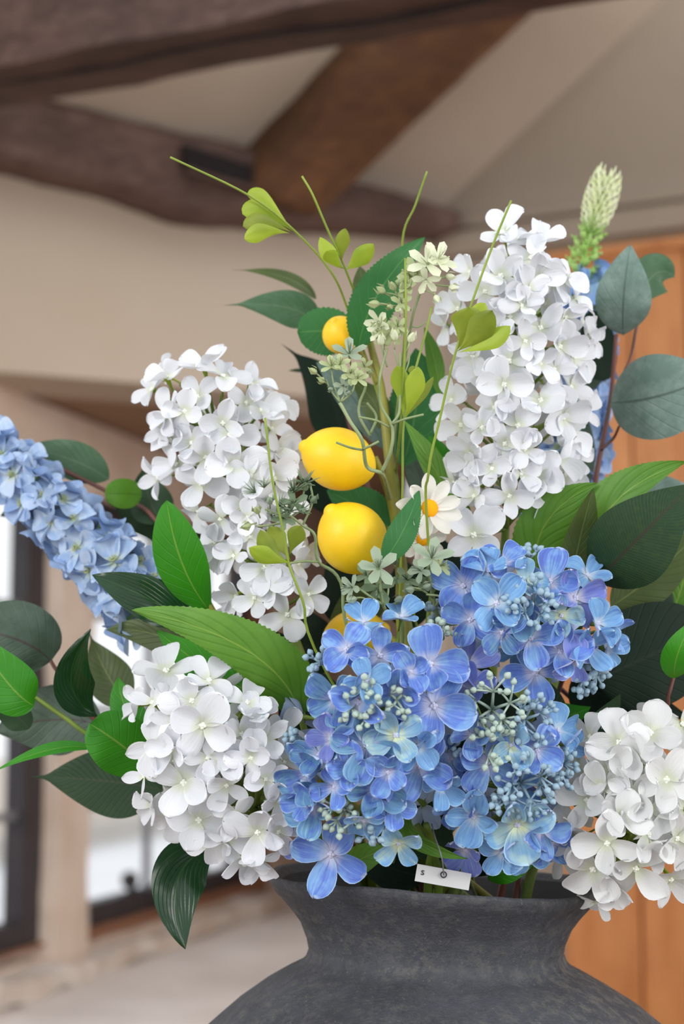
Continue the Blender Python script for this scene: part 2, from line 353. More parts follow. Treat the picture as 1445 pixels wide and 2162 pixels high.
mb = MB(); poly(mb, [Vector((L0.x, L0.y, zW)), Vector((corner.x, corner.y, zW)), Vector((corner.x, corner.y, EAVE)), Vector((L0.x, L0.y, EAVE))], M['plaster'], -WNr*0.22)
struct('wall_back', mb)
# gable wall (right)
gtop = hG(1400, 0); gz = gtop-corner; slope_end = corner + (gtop-Vector((corner.x, corner.y, EAVE)))*2.0
g1 = Vector((corner.x, corner.y, EAVE)); dirv = (gtop-g1)
mb = MB(); ge = cor+GD*2.2
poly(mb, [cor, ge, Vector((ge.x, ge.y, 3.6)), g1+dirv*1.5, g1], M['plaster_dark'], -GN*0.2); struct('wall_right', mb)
# sloping ceiling through eave line and valley line
e0 = Vector((L0.x, L0.y, EAVE)); 
mb = MB(); poly(mb, [g1, e0, e0+dirv*1.5-WDr*0.0, g1+dirv*1.5], M['plaster'], Z*0.15); struct('ceiling', mb)
CN = (e0-g1).cross(dirv).normalized()
if CN.dot(CAMLOC-g1) < 0: CN = -CN
# picture rail on gable wall
mb = MB(); a = hG(938, 517); b = hG(1445, 470); b.z = a.z
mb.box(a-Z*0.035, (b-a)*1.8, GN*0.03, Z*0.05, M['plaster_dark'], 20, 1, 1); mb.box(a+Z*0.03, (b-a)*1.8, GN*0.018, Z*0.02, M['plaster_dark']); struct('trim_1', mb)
# bay: ceiling, window wall, end wall
BY = (WA0+WD*SB).y
mb = MB(); b0 = Vector((L0.x, L0.y, zW)); b1 = Vector((corner.x, corner.y, zW))
b0 = b0+Z*.01; b1 = b1+Z*.01; poly(mb, [b0-WNr*.1, b1-WNr*.1, Vector((b1.x, BY, zW)), Vector(((WA0+WD*SB).x, BY, zW))], M['soffit'], Z*0.12); struct('ceiling_bay', mb)
mb = MB(); wbox(mb, -1.6, SB, 0, LEDGE_Z, -0.08, 0.0, M['stone'])
wbox(mb, -1.6, SB, LEDGE_Z, zb-0.03, -0.08, 0.0, M['stone'], nx=40, nz=3, jit=0.004)
wbox(mb, -1.6, SB, zt, zW, -0.08, 0.0, M['stone'], nx=40, nz=6, jit=0.004)
wbox(mb, s_e+0.12, SB, zb-.03, zt, -0.08, 0.0, M['stone'], nx=10, nz=20, jit=0.004)
wbox(mb, -1.6, s_w1a, zb-.03, zt, -0.08, 0.0, M['stone'])
wbox(mb, -1.6, -0.06, zW, EAVE+0.6, -0.08, 0.0, M['plaster'])
wl = struct('wall_left', mb)
mb = MB(); wbox(mb, ws(103), ws(166), LEDGE_Z, zt+.05, -0.05, 0.03, M['stone'], nx=8, nz=30, ny=4, jit=0.008); struct('trim_2', mb)
mb = MB(); mb.box((corner.x, corner.y+.02, 0), (0.15, 0, 0), (0, BY-corner.y, 0), Z*zW, M['stone']); struct('wall_bay_side', mb)
mb = MB(); mb.box((WA0+WD*SB-Vector((.3,0,0))).xyz, Vector((1.0, 0, 0)), Vector((0, 0.2, 0)), Z*zW, M['stone']); struct('wall_bay_end', mb)
# sill stones
def stonerow(parent, s0, s1, n, z0, z1, n0, n1):
    for i in range(n):
        a = s0+(s1-s0)*i/n; b = s0+(s1-s0)*(i+1)/n-0.008; m_ = MB(); dz = RNG.uniform(-.012, .012)
        wbox(m_, a, b, z0, z1+dz, n0, n1+RNG.uniform(-.012, .012), M['stone_light'], nx=14, nz=5, ny=6, jit=0.014)
        part('stone', m_, parent, WA0+WD*(a+b)/2+Z*z0, True)
stonerow(wl, -1.4, s_m1-0.10, 4, LEDGE_Z, zb-0.03, 0.0, 0.075)
stonerow(wl, s_m1-0.09, SB-0.05, 4, LEDGE_Z, zb-0.035, 0.0, 0.07)
# windows: iron casements, lead bars, panes
def window(name, s0, s1, left, right, bars):
    root = bpy.data.objects.new(name, None); COL.objects.link(root); root.location = WA0+WD*(s0+s1)/2+Z*zb; root['kind'] = 'structure'
    m_ = MB(); f = 0.045
    wbox(m_, s0, s1, zb, zb+0.05, -0.05, -0.01, M['iron'], nx=10); wbox(m_, s0, s1, zt-0.05, zt, -0.05, -0.01, M['iron'])
    wbox(m_, s0, s0+left, zb+0.05, zt-0.05, -0.05, -0.01, M['iron']); wbox(m_, s1-right, s1, zb+0.05, zt-0.05, -0.05, -0.01, M['iron'])
    part('casement_frame', m_, root, None, False)
    xs = [s0+left]+[s0+left+(s1-right-s0-left)*b for b in bars]+[s1-right]; nz = 4; zs = [zb+0.05+(zt-zb-0.1)*i/nz for i in range(nz+1)]
    for i in range(len(xs)-1):
        for j in range(nz):
            m_ = MB(); wbox(m_, xs[i], xs[i+1], zs[j], zs[j+1], -0.032, -0.028, M['glass']); part('pane', m_, root, WA0+WD*xs[i]+Z*zs[j], False)
    for x in xs[1:-1]:
        m_ = MB(); wbox(m_, x-0.008, x+0.008, zb+0.05, zt-0.05, -0.038, -0.022, M['lead']); part('glazing_bar', m_, root, None, False)
    for z_ in zs[1:-1]:
        m_ = MB(); wbox(m_, xs[0], xs[-1], z_-0.008, z_+0.008, -0.038, -0.022, M['lead']); part('glazing_bar', m_, root, None, False)
    m_ = MB(); wbox(m_, s0, s1, zb-(0.025 if name == 'window_2' else 0.008), zb, -0.08, 0.004, M['sill_wood'], nx=20, ny=3); part('sill_board', m_, root, None, False)
    if name == 'window_2':
        m_ = MB(); x = s0+(s1-s0)*0.34; m_.tube([WA0+WD*x+Z*(zb+0.05)+WN*-0.04, WA0+WD*(x+0.05)+Z*(zb+0.035)+WN*0.0, WA0+WD*(x+0.13)+Z*(zb+0.03)+WN*0.01], [.012, .009, .012], M['iron'], 8)
        m_.blob(WA0+WD*x+Z*(zb+0.075)+WN*-0.04, 0.022, M['iron']); part('latch', m_, root, None, True, 'black iron window latch')
    return root
window('window_1', s_w1a, s_w1b, 0.05, ws(104)-ws(62), [0.35, 0.7])
window('window_2', ws(165), s_e, 0.02, 0.06, [0.42, 0.78])
m_ = MB(); wbox(m_, s_e, s_e+0.12, zb-0.03, zt, -0.08, 0.012, M['sill_wood'], nz=10); struct('trim_3', m_)
# ledge
mb = MB(); fl = Vector((-2.6, 2.55, 0)); fr = Vector((0.55, 2.55, 0)); gx = cor+GD*0.6
sl = (2.6-WA0.y)/WD.y
pts = [WA0+WD*sl+Z*LEDGE_Z, Vector((0.30, 2.6, LEDGE_Z)), Vector((cor.x-.01, cor.y-.02, LEDGE_Z)), Vector((cor.x-.01, BY-0.01, LEDGE_Z)), (WA0+WD*SB+Z*LEDGE_Z)]
poly(mb, pts, M['ledge'], Z*-0.08); 
o = part('window_ledge', mb, None, None, False); o['kind'] = 'structure'
mb = MB(); mb.box((-.85, 2.66, 0), (1.1, 0, 0), (0, 0.1, 0), Z*(LEDGE_Z-0.08), M['stone']); struct('wall_below_ledge', mb)
mb = MB(); mb.box((-3, -1, -0.05), (6.5, 0, 0), (0, 8, 0), (0, 0, 0.05), M['floor']); struct('floor', mb)
# ------------------------------------------------------------------ beams
def beam_from_outline(name, label, top, bot, hitf, nrm, thick, m, off, n=40, jit=0.006):
    """top/bot: pixel outlines of the face; the face lies on a real plane, the timber runs back by thick"""
    def interp(pts, x):
        for (x0, y0), (x1, y1) in zip(pts, pts[1:]):
            if x <= x1: return y0+(y1-y0)*(x-x0)/(x1-x0)
        return pts[-1][1]
    x0, x1 = top[0][0], top[-1][0]; m_ = MB(); rows = 6; front = []; 
    for i in range(n+1):
        x = x0+(x1-x0)*i/n; yt, yb = interp(top, x), interp(bot, x)
        col = []
        for j in range(rows+1):
            q = hitf(x, yt+(yb-yt)*j/rows); bul = 0.012*math.sin(math.pi*j/rows)
            q = q+nrm*(off+bul)+(noise.noise_vector(q*6)+.6*noise.noise_vector(q*19))*jit; col.append(q)
        front.append(col)
    vs = [q for c in front for q in c]; K = rows+1; fs = [(i*K+j, (i+1)*K+j, (i+1)*K+j+1, i*K+j+1) for i in range(n) for j in range(rows)]
    nb = len(vs); vs += [q-nrm*thick for q in vs]; fs += [(i*K+j+1+nb, (i+1)*K+j+1+nb, (i+1)*K+j+nb, i*K+j+nb) for i in range(n) for j in range(rows)]
    for j in (0, rows): fs += [(i*K+j, (i+1)*K+j, (i+1)*K+j+nb, i*K+j+nb) for i in range(n)]
    for i in (0, n): fs += [(i*K+j, i*K+j+1, i*K+j+1+nb, i*K+j+nb) for j in range(rows)]
    m_.add(vs, fs, m); org = hitf((x0+x1)/2, interp(bot, (x0+x1)/2))
    t = thing(name, label, 'beam', org); part('timber', m_, t, org, True); return t, org
bt, borg = beam_from_outline('wall_beam', 'long curved dark brown oak beam running along the wall below the sloping ceiling, with a mortise slot', 
    [(-160, 190), (0, 226), (60, 236), (150, 257), (300, 296), (430, 328), (500, 350), (640, 392), (720, 415), (850, 445), (928, 470)],
    [(-160, 350), (0, 370), (100, 395), (200, 418), (300, 450), (360, 474), (430, 482), (560, 490), (700, 497), (850, 508), (928, 512)], hW, WNr, 0.10, M['beam_mid'], 0.09)
m_ = MB(); q = hW(348, 342)+WNr*0.120; ex = hW(490, 384)-hW(348, 342); ey = hW(352, 392)-hW(348, 342)
M['slot'] = simple('slot_shadow_wood', C(30, 22, 20), 0.9)  # near-black stands in for the shade inside the mortise
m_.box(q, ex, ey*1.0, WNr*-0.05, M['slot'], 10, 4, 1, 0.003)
fr_ = MB()
m_.box(q+ey*1.0, ex, ey*0.18, WNr*0.012, M['beam_mid'], 10, 1, 1, 0.003); part('mortise', m_, bt, borg, True, 'mortise slot with its shade painted as a dark block')
def hC(px, py): return hit(px, py, g1, CN)
t2_, o2 = None, None
m_ = MB()
c0 = [hC(712, 100), hC(975, 45), hC(668, 385), hC(520, 385)]
def lerpq(u, v):
    a = hC(745, 70).lerp(hC(503, 332), v); b = hC(1010, 30).lerp(hC(640, 385), v); return a.lerp(b, u)
n1, n2 = 8, 24; vs = []; fs = []
for j in range(n2+1):
    for i in range(n1+1):
        v_ = -0.35+1.37*j/n2; q = lerpq(i/n1, v_); q = q+CN*(0.13+0.01*math.sin(math.pi*i/n1))+(noise.noise_vector(q*6)+.6*noise.noise_vector(q*19))*0.005; vs.append(q)
K = n1+1; fs = [(j*K+i, j*K+i+1, (j+1)*K+i+1, (j+1)*K+i) for j in range(n2) for i in range(n1)]; nb = len(vs)
vs += [q-CN*0.13 for q in vs]; fs += [tuple(k+nb for k in f[::-1]) for f in list(fs)]
fs += [(j*K+i, (j+1)*K+i, (j+1)*K+i+nb, j*K+i+nb) for i in (0, n1) for j in range(n2)] + [(j*K+i, j*K+i+1, j*K+i+1+nb, j*K+i+nb) for j in (0, n2) for i in range(n1)]
m_.add(vs, fs, M['beam_warm']); t = thing('rafter', 'warm brown oak rafter slanting down the sloping ceiling to the curved wall beam', 'beam', lerpq(.5, 1)); part('timber', m_, t, lerpq(.5, 1), True)
# tie beam overhead
BH = CAMLOC.z+1.02
def hz(px, py):
    r = P(px, py, 1)-CAMLOC; return CAMLOC+r*((BH-CAMLOC.z)/r.z)
f0, f1 = hz(40, 222), hz(1270, 0); n0_, n1_ = hz(0, 150), hz(700, 0)
fd = (f1-f0).normalized(); f0 = f0-fd*0.9; L = 3.6; wv = Vector((fd.y, -fd.x, 0)); wv = wv if wv.y < 0 else -wv
wid = (n0_-f0).dot(wv); wid = max(0.16, wid); print('tie beam width', wid)
m_ = MB(); m_.box(f0, fd*L, wv*wid, Z*0.26, M['beam'], 60, 6, 6, 0.008)
t = thing('tie_beam', 'large dark oak tie beam crossing the top of the room overhead', 'beam', f0+fd*L/2); part('timber', m_, t, f0+fd*L/2, True)
m_ = MB(); a = f0+wv*wid*0.55
pts = [a+fd*(0.7+i*0.11)+wv*(0.012*math.sin(i*1.3)+0.01*math.sin(i*.5))-Z*0.0015 for i in range(20)]
m_.tube(pts, [0.0045*math.sin(math.pi*(i+.5)/20)+.001 for i in range(20)], M['slot'], 6); part('crack', m_, t, f0+fd*L/2, True, 'dark drying crack along the underside')
# ------------------------------------------------------------------ pine cupboard
OFF = 0.30; ct = hG(1262, 538, OFF); zc = ct.z; cs0 = (hG(1190, 1500, OFF)-cor).dot(GD); base0 = cor+GN*OFF
t = thing('pine_cupboard', 'tall orange pine board cupboard at the right behind the flowers', 'cupboard', base0+GD*(cs0+0.4))
m_ = MB(); m_.box(base0+GD*cs0, GD*1.14, -GN*0.27, Z*zc, M['pine']); part('carcass', m_, t, None, False)
edges = [cs0]
for px in (1352, 1475, 1600, 1730): edges.append((hG(px, 1500, OFF)-cor).dot(GD))
for a, b in zip(edges, edges[1:]):
    m_ = MB(); m_.box(base0+GD*(a+0.0025)+Z*0.02, GD*(b-a-0.005), GN*0.016, Z*(zc-0.03), M['pine'], 2, 1, 2); part('plank', m_, t, base0+GD*a, False)
m_ = MB(); m_.box(base0+GD*(cs0-0.01)+Z*(zc-0.012), GD*1.12, GN*0.03, Z*0.02, M['pine']); part('top_moulding', m_, t, None, False)
# ------------------------------------------------------------------ outside
m_ = MB(); m_.box((-30, 3.2, -0.6), (60, 0, 0), (0, 60, 0), (0, 0, 0.1), M['snow']); 
# keep the paving outside the house
m_ = MB(); q0 = WA0-WN*0.4; m_.box(q0-WD*6-Z*0.25, WD*40, -WN*30, Z*0.1, M['snow']); struct('ground', m_)
hb = WA0+WD*9-WN*6.2-Z*.15; t = thing('neighbouring_building', 'pale low building with a row of ridged roof tiles seen blurred through the window', 'building', hb)
m_ = MB(); m_.box(hb-WD*6, WD*16, -WN*3, Z*0.25, M['far_wall']); part('wall', m_, t, None, False)
m_ = MB(); rs = hb-WD*6+Z*0.25+WN*0.2; up = (-WN*1.5+Z*0.5); m_.box(rs, WD*16, up, Z*0.06, M['roof']); part('roof', m_, t, None, False)
for i in range(40):
    m_ = MB(); a = rs+WD*(0.2+i*0.4)+Z*0.09; m_.tube([a, a+up*0.5, a+up], 0.09, M['roof'], 8); part('roof_tile', m_, t, a, True)
# ------------------------------------------------------------------ table under the vase
VD = 1.115; VC = P(920, 1860, VD); TABLE_Z = 0.76
t = thing('side_table', 'plain oak table top carrying the charcoal vase below the frame', 'table', (VC.x, VC.y, 0))
m_ = MB(); m_.box((VC.x-.45, VC.y-.35, TABLE_Z-.03), (.9, 0, 0), (0, .7, 0), (0, 0, .03), M['table']); part('table_top', m_, t, None, False)
for sx in (-.4, .35):
    for sy in (-.3, .25):
        m_ = MB(); m_.box((VC.x+sx, VC.y+sy, 0), (.05, 0, 0), (0, .05, 0), (0, 0, TABLE_Z-.03), M['table']); part('leg', m_, t, (VC.x+sx, VC.y+sy, 0), False)
# ------------------------------------------------------------------ vase
H = VC.z-TABLE_Z; k = VD/FPX
prof = [(0.0, -H), (0.085, -H), (0.10, -H+.01), (0.155, -H+.08), (0.190, -H+.17), (0.200, -H+.225), (0.192, -.155), (0.172, -.118), (0.150, -.0945), (0.131, -.0785), (0.112, -.0660), (0.0985, -.0585), (0.0885, -.0535), (0.0845, -.0495), (0.0825, -.0440), (0.0838, -.0370), (0.0880, -.0270), (0.0940, -.0190), (0.1010, -.0110), (0.1062, -.0060), (0.1085, -.0022), (0.1092, .0004), (0.1080, .0022), (0.1050, .0018), (0.1010, -.0030), (0.0930, -.0120), (0.0850, -.0210), (0.0780, -.0300), (0.0755, -.045), (0.0790, -.056), (0.12, -.085), (0.170, -.14), (0.185, -H+.20), (0.14, -H+.06), (0.08, -H+.012), (0.0, -H+.012)]
m_ = MB(); n = 96; vs = []; fs = []
pp = []
for a, b in zip(prof, prof[1:]):
    for s_ in range(3): pp.append((a[0]+(b[0]-a[0])*s_/3, a[1]+(b[1]-a[1])*s_/3))
pp.append(prof[-1])
for r_, z_ in pp:
    for i in range(n):
        g = 2*math.pi*i/n; x, y = math.cos(g), math.sin(g); wgt = max(0, min(1, (z_+.10)/.10))
        rr = r_*(1+0.006*noise.noise(Vector((x*2, y*2, z_*14)))+0.012*wgt*math.sin(g*2+.6))
        zz = z_-0.045*x*r_*wgt+0.0016*wgt*math.sin(3*g+1)+0.0012*noise.noise(Vector((x*5, y*5, z_*40)))
        vs.append((VC.x+rr*x, VC.y+rr*y, VC.z+zz))
R_ = len(pp); fs = [(i*n+j, i*n+(j+1) % n, (i+1)*n+(j+1) % n, (i+1)*n+j) for i in range(R_-1) for j in range(n)]
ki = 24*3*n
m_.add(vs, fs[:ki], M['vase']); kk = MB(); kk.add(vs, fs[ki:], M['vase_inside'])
t = thing('vase', 'large weathered charcoal grey earthenware vase with a flared rim holding the bouquet', 'vase', (VC.x, VC.y, TABLE_Z)); part('vase_body', m_, t, None, True); part('vase_shaded_inside', kk, t, None, True, 'inside of the vase with its shade painted near-black')
# ================================================================== FLOWERS
def petal_mesh(name, mat, W, cup, curl, seed, pointy=0.0, nv=9, nu=4, twist=0.0):
    R = random.Random(seed); m_ = MB(); vs = []; uvs = []; fs = []
    a1, a2, ph = R.uniform(-.05, .05), R.uniform(-.05, .05), R.uniform(0, 6)
    for j in range(nv+1):
        t = j/nv; v = math.sin(t*math.pi/2)**1.15
        w = W*1.16*(0.14*(1-v)+1.16*(v**0.66)*max(0.0, 1-v**(3.6-1.6*pointy))**(0.5+0.35*pointy))
        for i in range(-nu, nu+1):
            u = i/nu; x = v*(1+0.03*math.sin(5*u+ph)*v); y = w*u + a1*v*v
            z = cup*(w*u)**2*2.2 + curl*v*v - 0.10*math.sin(math.pi*v)*(1-abs(u))*0.6 + 0.035*math.sin(6*u+ph+3*v)*v*v*abs(u) + a2*u*v + twist*u*v*v*w
            vs.append((x, y, z)); uvs.append(((u+1)/2, v))
    K = 2*nu+1; fs = [(j*K+i, (j+1)*K+i, (j+1)*K+i+1, j*K+i+1) for j in range(nv) for i in range(K-1)]
    m_.add(vs, fs, mat, uvs); return m_.mesh(name)
def mk_petals(key, specs):
    return [petal_mesh('petal', M[key], W, cu, cl, i*7+hash(key) % 1+len(key), po, twist=tw) for i, (W, cu, cl, po, tw) in enumerate(specs)]
SP_W = [(.40, .5, .10, 0, 0), (.46, .7, -.12, 0, .2), (.43, .3, .22, .25, -.2), (.38, .9, .02, .35, .3), (.48, .4, -.22, .0, -.3), (.36, .2, .3, .6, 0), (.44, .8, .12, .1, .1), (.41, -.4, -.3, .3, .3)]
SP_B = [(.42, .6, .10, 0, 0), (.48, .7, -.15, 0, .2), (.44, .4, .22, .1, -.3), (.40, 1.0, .05, .1, .4), (.50, .5, -.3, 0, -.3), (.38, -.3, .35, .2, .2)]
SP_D = [(.50, .5, -.05, .0, 0), (.54, .6, .10, 0, .1), (.48, .4, -.25, .0, -.1)]
PET = {k: mk_petals(k, SP_W) for k in ('petal_white', 'petal_white_warm')}
PET.update({k: mk_petals(k, SP_B) for k in ('b0', 'b1', 'b2', 'b3', 'b4')}); PET.update({k: mk_petals(k, SP_D) for k in ('d0', 'd1', 'd2')})
def centre_mesh(white, ped=1.0):
    m_ = MB(); c = M['centre_white'] if white else M['centre_blue']
    for i in range(4):
        a = i*math.pi/2+.4; m_.blob((0.055*math.cos(a), 0.055*math.sin(a), 0.045), 0.055, c, (0, 0, 0.10), 8, 5)
    m_.blob((0, 0, 0.06), 0.05, c, (0, 0, 0.12), 8, 5)
    g = M['calyx'] if white else M['stem_green']
    m_.tube([(0, 0, 0.02), (0, 0, -0.05), (0.01, 0, -0.25), (0.02, .01, -0.5), (0.05, 0.02, -0.95*ped)], [.11, .12, .085, .045, .035], g, 8)
    for i in range(4):
        a = i*math.pi/2+.8; d = Vector((math.cos(a), math.sin(a), 0)); s = Vector((-d.y, d.x, 0))
        m_.add([d*.06+Vector((0, 0, -.06))-s*.05, d*.06+Vector((0, 0, -.06))+s*.05, d*.24+Vector((0, 0, -.03)), d*.10+Vector((0, 0, -.10))], [(0, 1, 2), (1, 3, 2), (3, 0, 2), (0, 3, 1)], g)
    return m_.mesh('floret')
CEN = {'w': centre_mesh(True), 'b': centre_mesh(False), 'wl': centre_mesh(True, 1.4)}
m_ = MB(); m_.blob((0, 0, 0.02), 0.12, M['cream_green'], (0, 0, 0.2), 8, 5)
for i in range(9):
    a = i*.7; m_.tube([(0.03*math.cos(a), .03*math.sin(a), .05), (0.13*math.cos(a), .13*math.sin(a), .24)], [.018, .03], M['cream_green'], 5)
m_.tube([(0, 0, 0.0), (0, 0, -0.3), (0.02, .01, -0.8)], [.12, .06, .05], M['bud_green'], 6); CEN['d'] = m_.mesh('floret')
def frame(pos, nrm, roll):
    z = nrm.normalized(); x = RT*math.cos(roll)+UP*math.sin(roll); x = x-z*x.dot(z)
    if x.length < .05: x = UP-z*UP.dot(z)
    x.normalize(); y = z.cross(x); m = Matrix((x, y, z)).transposed().to_4x4(); m.translation = pos; return m
def floret(root, pos, nrm, roll, R, key, np_=4, cen='w', open_=0.28, rng=RNG, vary=.12):
    R *= 1.08; base = wloc(root); o = link('floret', CEN[cen], root, mat=frame(pos-base, nrm, roll) @ Matrix.Scale(R, 4)); ps = PET[key]
    if cen == 'd':
        angs = [i*2*math.pi/np_ for i in range(np_)]
    else:
        angs = [i*math.pi/2+rng.uniform(-.16, .16) for i in range(np_)]
    for a in angs:
        s = 1.0+rng.uniform(-vary, vary*.6); ti = -(open_+rng.uniform(-.36, .34))
        mm = Matrix.Rotation(a, 4, 'Z') @ Matrix.Rotation(ti, 4, 'Y') @ Matrix.Rotation(rng.uniform(-.28, .28), 4, 'X') @ Matrix.Translation((0.05, 0, 0.02)) @ Matrix.Scale(s, 4)
        link('petal', rng.choice(ps), o, mat=mm)
    return o
VTX = VC+Vector((0, 0, -.10))
def mouth(i=0, spread=.045):
    a = i*2.4; return VC+Vector((spread*math.cos(a), spread*math.sin(a)*.8, -.035))
class Head:
    """capsule-shaped flower head between two pixel points at real depths"""
    def __init__(s, A, B, rA, rB, dA, dB, flat=1.0):
        s.A, s.B = Vector((A[0], -A[1])), Vector((B[0], -B[1])); s.rA, s.rB, s.dA, s.dB = rA, rB, dA, dB; s.flat = flat
    def at(s, x, y, depth_f=1.0):
        p = Vector((x, -y)); ab = s.B-s.A; t = max(0, min(1, (p-s.A).dot(ab)/max(ab.length_squared, 1))); c = s.A+ab*t; r = s.rA+(s.rB-s.rA)*t; d = s.dA+(s.dB-s.dA)*t
        o = (p-c)/r; q = min(o.length, 1.0); nz = math.sqrt(1-q*q)
        dep = d-nz*r*d/FPX*s.flat*depth_f
        return P(x, y, dep), Vector((o.x, o.y, max(nz, .12))), t
    def axis(s, t): c = s.A+(s.B-s.A)*t; return P(c.x, -c.y, s.dA+(s.dB-s.dA)*t)
    def rad(s, t): return (s.rA+(s.rB-s.rA)*t)*(s.dA+(s.dB-s.dA)*t)/FPX
def stem_mesh(head, branches, mth, mat, r0=.0032, base_t=1.0, low=None):
    m_ = MB(); a1 = head.axis(0.15); a2 = head.axis(base_t)
    path = spline([VTX+Vector(((mth-VC).x*.6, (mth-VC).y*.6, 0)), mth]+([low] if low is not None else [])+[a2, a1], 6); m_.tube(path, [r0*(1.25-.6*i/len(path)) for i in range(len(path))], mat, 8)
    for (p, t) in branches:
        t2 = min(1.0, max(0, t+.10)); a = head.axis(t2); ln = (p-a); mid = a+ln*.5-Vector((0, 0, .004)); m_.tube(spline([a-Vector((0, 0, .006)), mid, p], 3), [.0017, .0016, .0014, .0013, .0012, .0011, .001], mat, 5)
    return m_
def cluster(name, label, head, lst, key, cen, group, mth, stemmat, fill, back, seed, jit=.32, open_=.28, Rd=52, low=None, depth_jit=.10, keys=None):
    rng = random.Random(seed); base = head.axis(1.0); root = thing(name, label, 'flower', mth, group); br = []
    pick = lambda: (rng.choice(keys) if keys else (key if isinstance(key, str) else rng.choice(key)))
    for e in lst:
        x, y, R, roll = e[:4]; pos, n, t = head.at(x, y, 1.0+rng.uniform(-depth_jit, depth_jit))
        if len(e) > 5 and e[4] is not None: n = Vector((e[4], e[5], math.sqrt(max(.04, 1-e[4]**2-e[5]**2))))
        else: n = Vector((n.x*.85+rng.uniform(-jit, jit), n.y*.85+rng.uniform(-jit, jit)+.05, n.z))
        kk = e[6] if len(e) > 6 else pick()
        nw = cdir(n.x, n.y, n.z); dep = (pos-CAMLOC).dot(FW); Rm = R*dep/FPX
        floret(root, pos, nw, math.radians(roll if roll is not None else rng.uniform(0, 90)), Rm, kk, 4, cen, open_, rng)
        br.append((pos-nw*Rm*.9, t))
    # inner and rear florets
    for i in range(fill+back):
        t = rng.random(); rr = head.rad(t); a = rng.uniform(0, 2*math.pi); ax = head.axis(t)
        if i < fill: rr *= rng.uniform(.35, .62); nz = rng.uniform(.2, 1)
        else: rr *= rng.uniform(.8, .95); nz = -rng.uniform(.1, 1)
        s_ = math.sqrt(max(0, 1-nz*nz)); nw = cdir(s_*math.cos(a), s_*math.sin(a), nz); pos = ax+nw*rr; dep = (pos-CAMLOC).dot(FW); Rm = Rd*dep/FPX
        floret(root, pos, nw, rng.uniform(0, 1.5), Rm, pick(), 4, cen, open_, rng); br.append((pos-nw*Rm*.9, t))
    part('stem', stem_mesh(head, br, mth, stemmat, low=low), root, mth, True)
    return root
# --- white, upper left cone
HL = Head((445, 850), (590, 1260), 132, 100, 1.13, 1.10)
LL_ = [(430,772,58,70,-.15,.85),(471,795,52,20,.1,.8),(352,798,50,150,-.4,.75),(322,822,46,190,-.7,.4),(530,812,50,10,.4,.7),(579,858,52,-10,.75,.35),(418,838,48,40),(357,872,52,200,-.7,.3),(391,868,48,70),(471,893,52,160),(551,866,50,30),(485,920,60,5,.05,.3),(573,905,46,0),(496,982,62,12,.0,.15),(585,945,52,30),(612,980,50,60,.7,.1),(363,930,54,100),(345,905,44,210,-.8,0),(374,980,55,100,-.6,.1),(335,1008,50,120,-.85,-.1),(424,1020,55,60,-.1,.1),(435,965,50,90),(579,1010,48,-40,.4,-.1),(530,1005,46,80),(513,1069,48,160),(466,1096,46,170),(419,1080,40,30),(455,1144,46,60,-.5,.1),(466,1172,44,230),(530,1133,44,10),(558,1199,58,-15,-.05,-.25),(494,1174,42,70),(500,1258,48,60),(538,1263,44,200),(607,1298,56,20,0,.1),(652,1255,44,50,.5,.2),(480,1283,40,190),(630,1190,42,0),(646,1160,40,80),(522,1093,40,0),(600,1070,44,0),(612,1130,44,30),(575,1240,44,0),(405,935,42,20),(520,850,44,60)]
cluster('white_hydrangea', 'white cone-shaped hydrangea stem at upper left, left of the lemons', HL, LL_, 'petal_white', 'w', 'white hydrangea stems', mouth(1), M['stem_green'], 6, 14, 11, Rd=40, low=P(700, 1560, 1.10))
# --- white, tall right cone
HR = Head((1100, 590), (1070, 1095), 140, 112, 1.13, 1.10)
RR_ = [(1135,511,62,80,.1,.7),(1062,492,58,120,-.3,.6),(1094,505,50,60,0,.8),(994,575,46,150,-.7,.1),(1058,583,62,35,.0,.15),(1121,545,50,70),(1135,588,52,0),(1116,610,46,20),(1188,588,56,60,.5,.3),(1025,616,50,100),(1171,602,46,0),(1213,628,50,-20,.8,.2),(969,652,50,170,-.8,.1),(942,688,46,200,-.85,0),(1077,669,50,70),(1102,645,44,10),(1141,693,58,45,.1,.3),(1194,669,46,30),(1232,682,48,10,.8,.1),(1238,712,46,-40,.8,-.1),(1075,763,66,25,-.1,.1),(1182,732,56,100),(1213,754,54,-50,.6,.1),(1000,752,50,150),(1016,793,50,180),(1141,768,44,40),(1066,812,60,10),(1141,846,62,50,.1,.35),(955,846,50,100,-.7,.1),(975,898,52,15,-.5,.1),(1188,882,58,20,.4,.1),(1205,818,50,60,.6,.3),(1230,865,46,-30,.8,.1),(1094,899,60,140,-.1,.2),(1019,903,48,60),(1066,937,52,30),(1108,949,48,-30),(1199,918,58,-25,.6,-.1),(1180,965,62,10),(994,959,52,30),(991,997,48,50),(961,1019,48,120,-.7,-.1),(1135,1003,62,60,.05,.2),(1191,1003,52,-30,.6,0),(1002,1048,48,50),(978,1062,48,10),(1077,1047,50,10),(1158,1045,56,-10,.3,-.3),(1000,1130,68,42,0,.05),(1215,960,46,0,.8,0),(1048,700,46,0),(1045,860,44,50),(1110,720,44,0),(1010,700,44,0),(1040,990,44,0),(1170,780,46,0),(1100,1000,44,20),(1015,1000,40,0)]
cluster('white_hydrangea', 'tall white cone-shaped hydrangea stem at upper right, right of the lemons and the daisy', HR, RR_, 'petal_white', 'w', 'white hydrangea stems', mouth(2), M['stem_green'], 8, 18, 12, Rd=42, low=P(1030, 1500, 1.12))
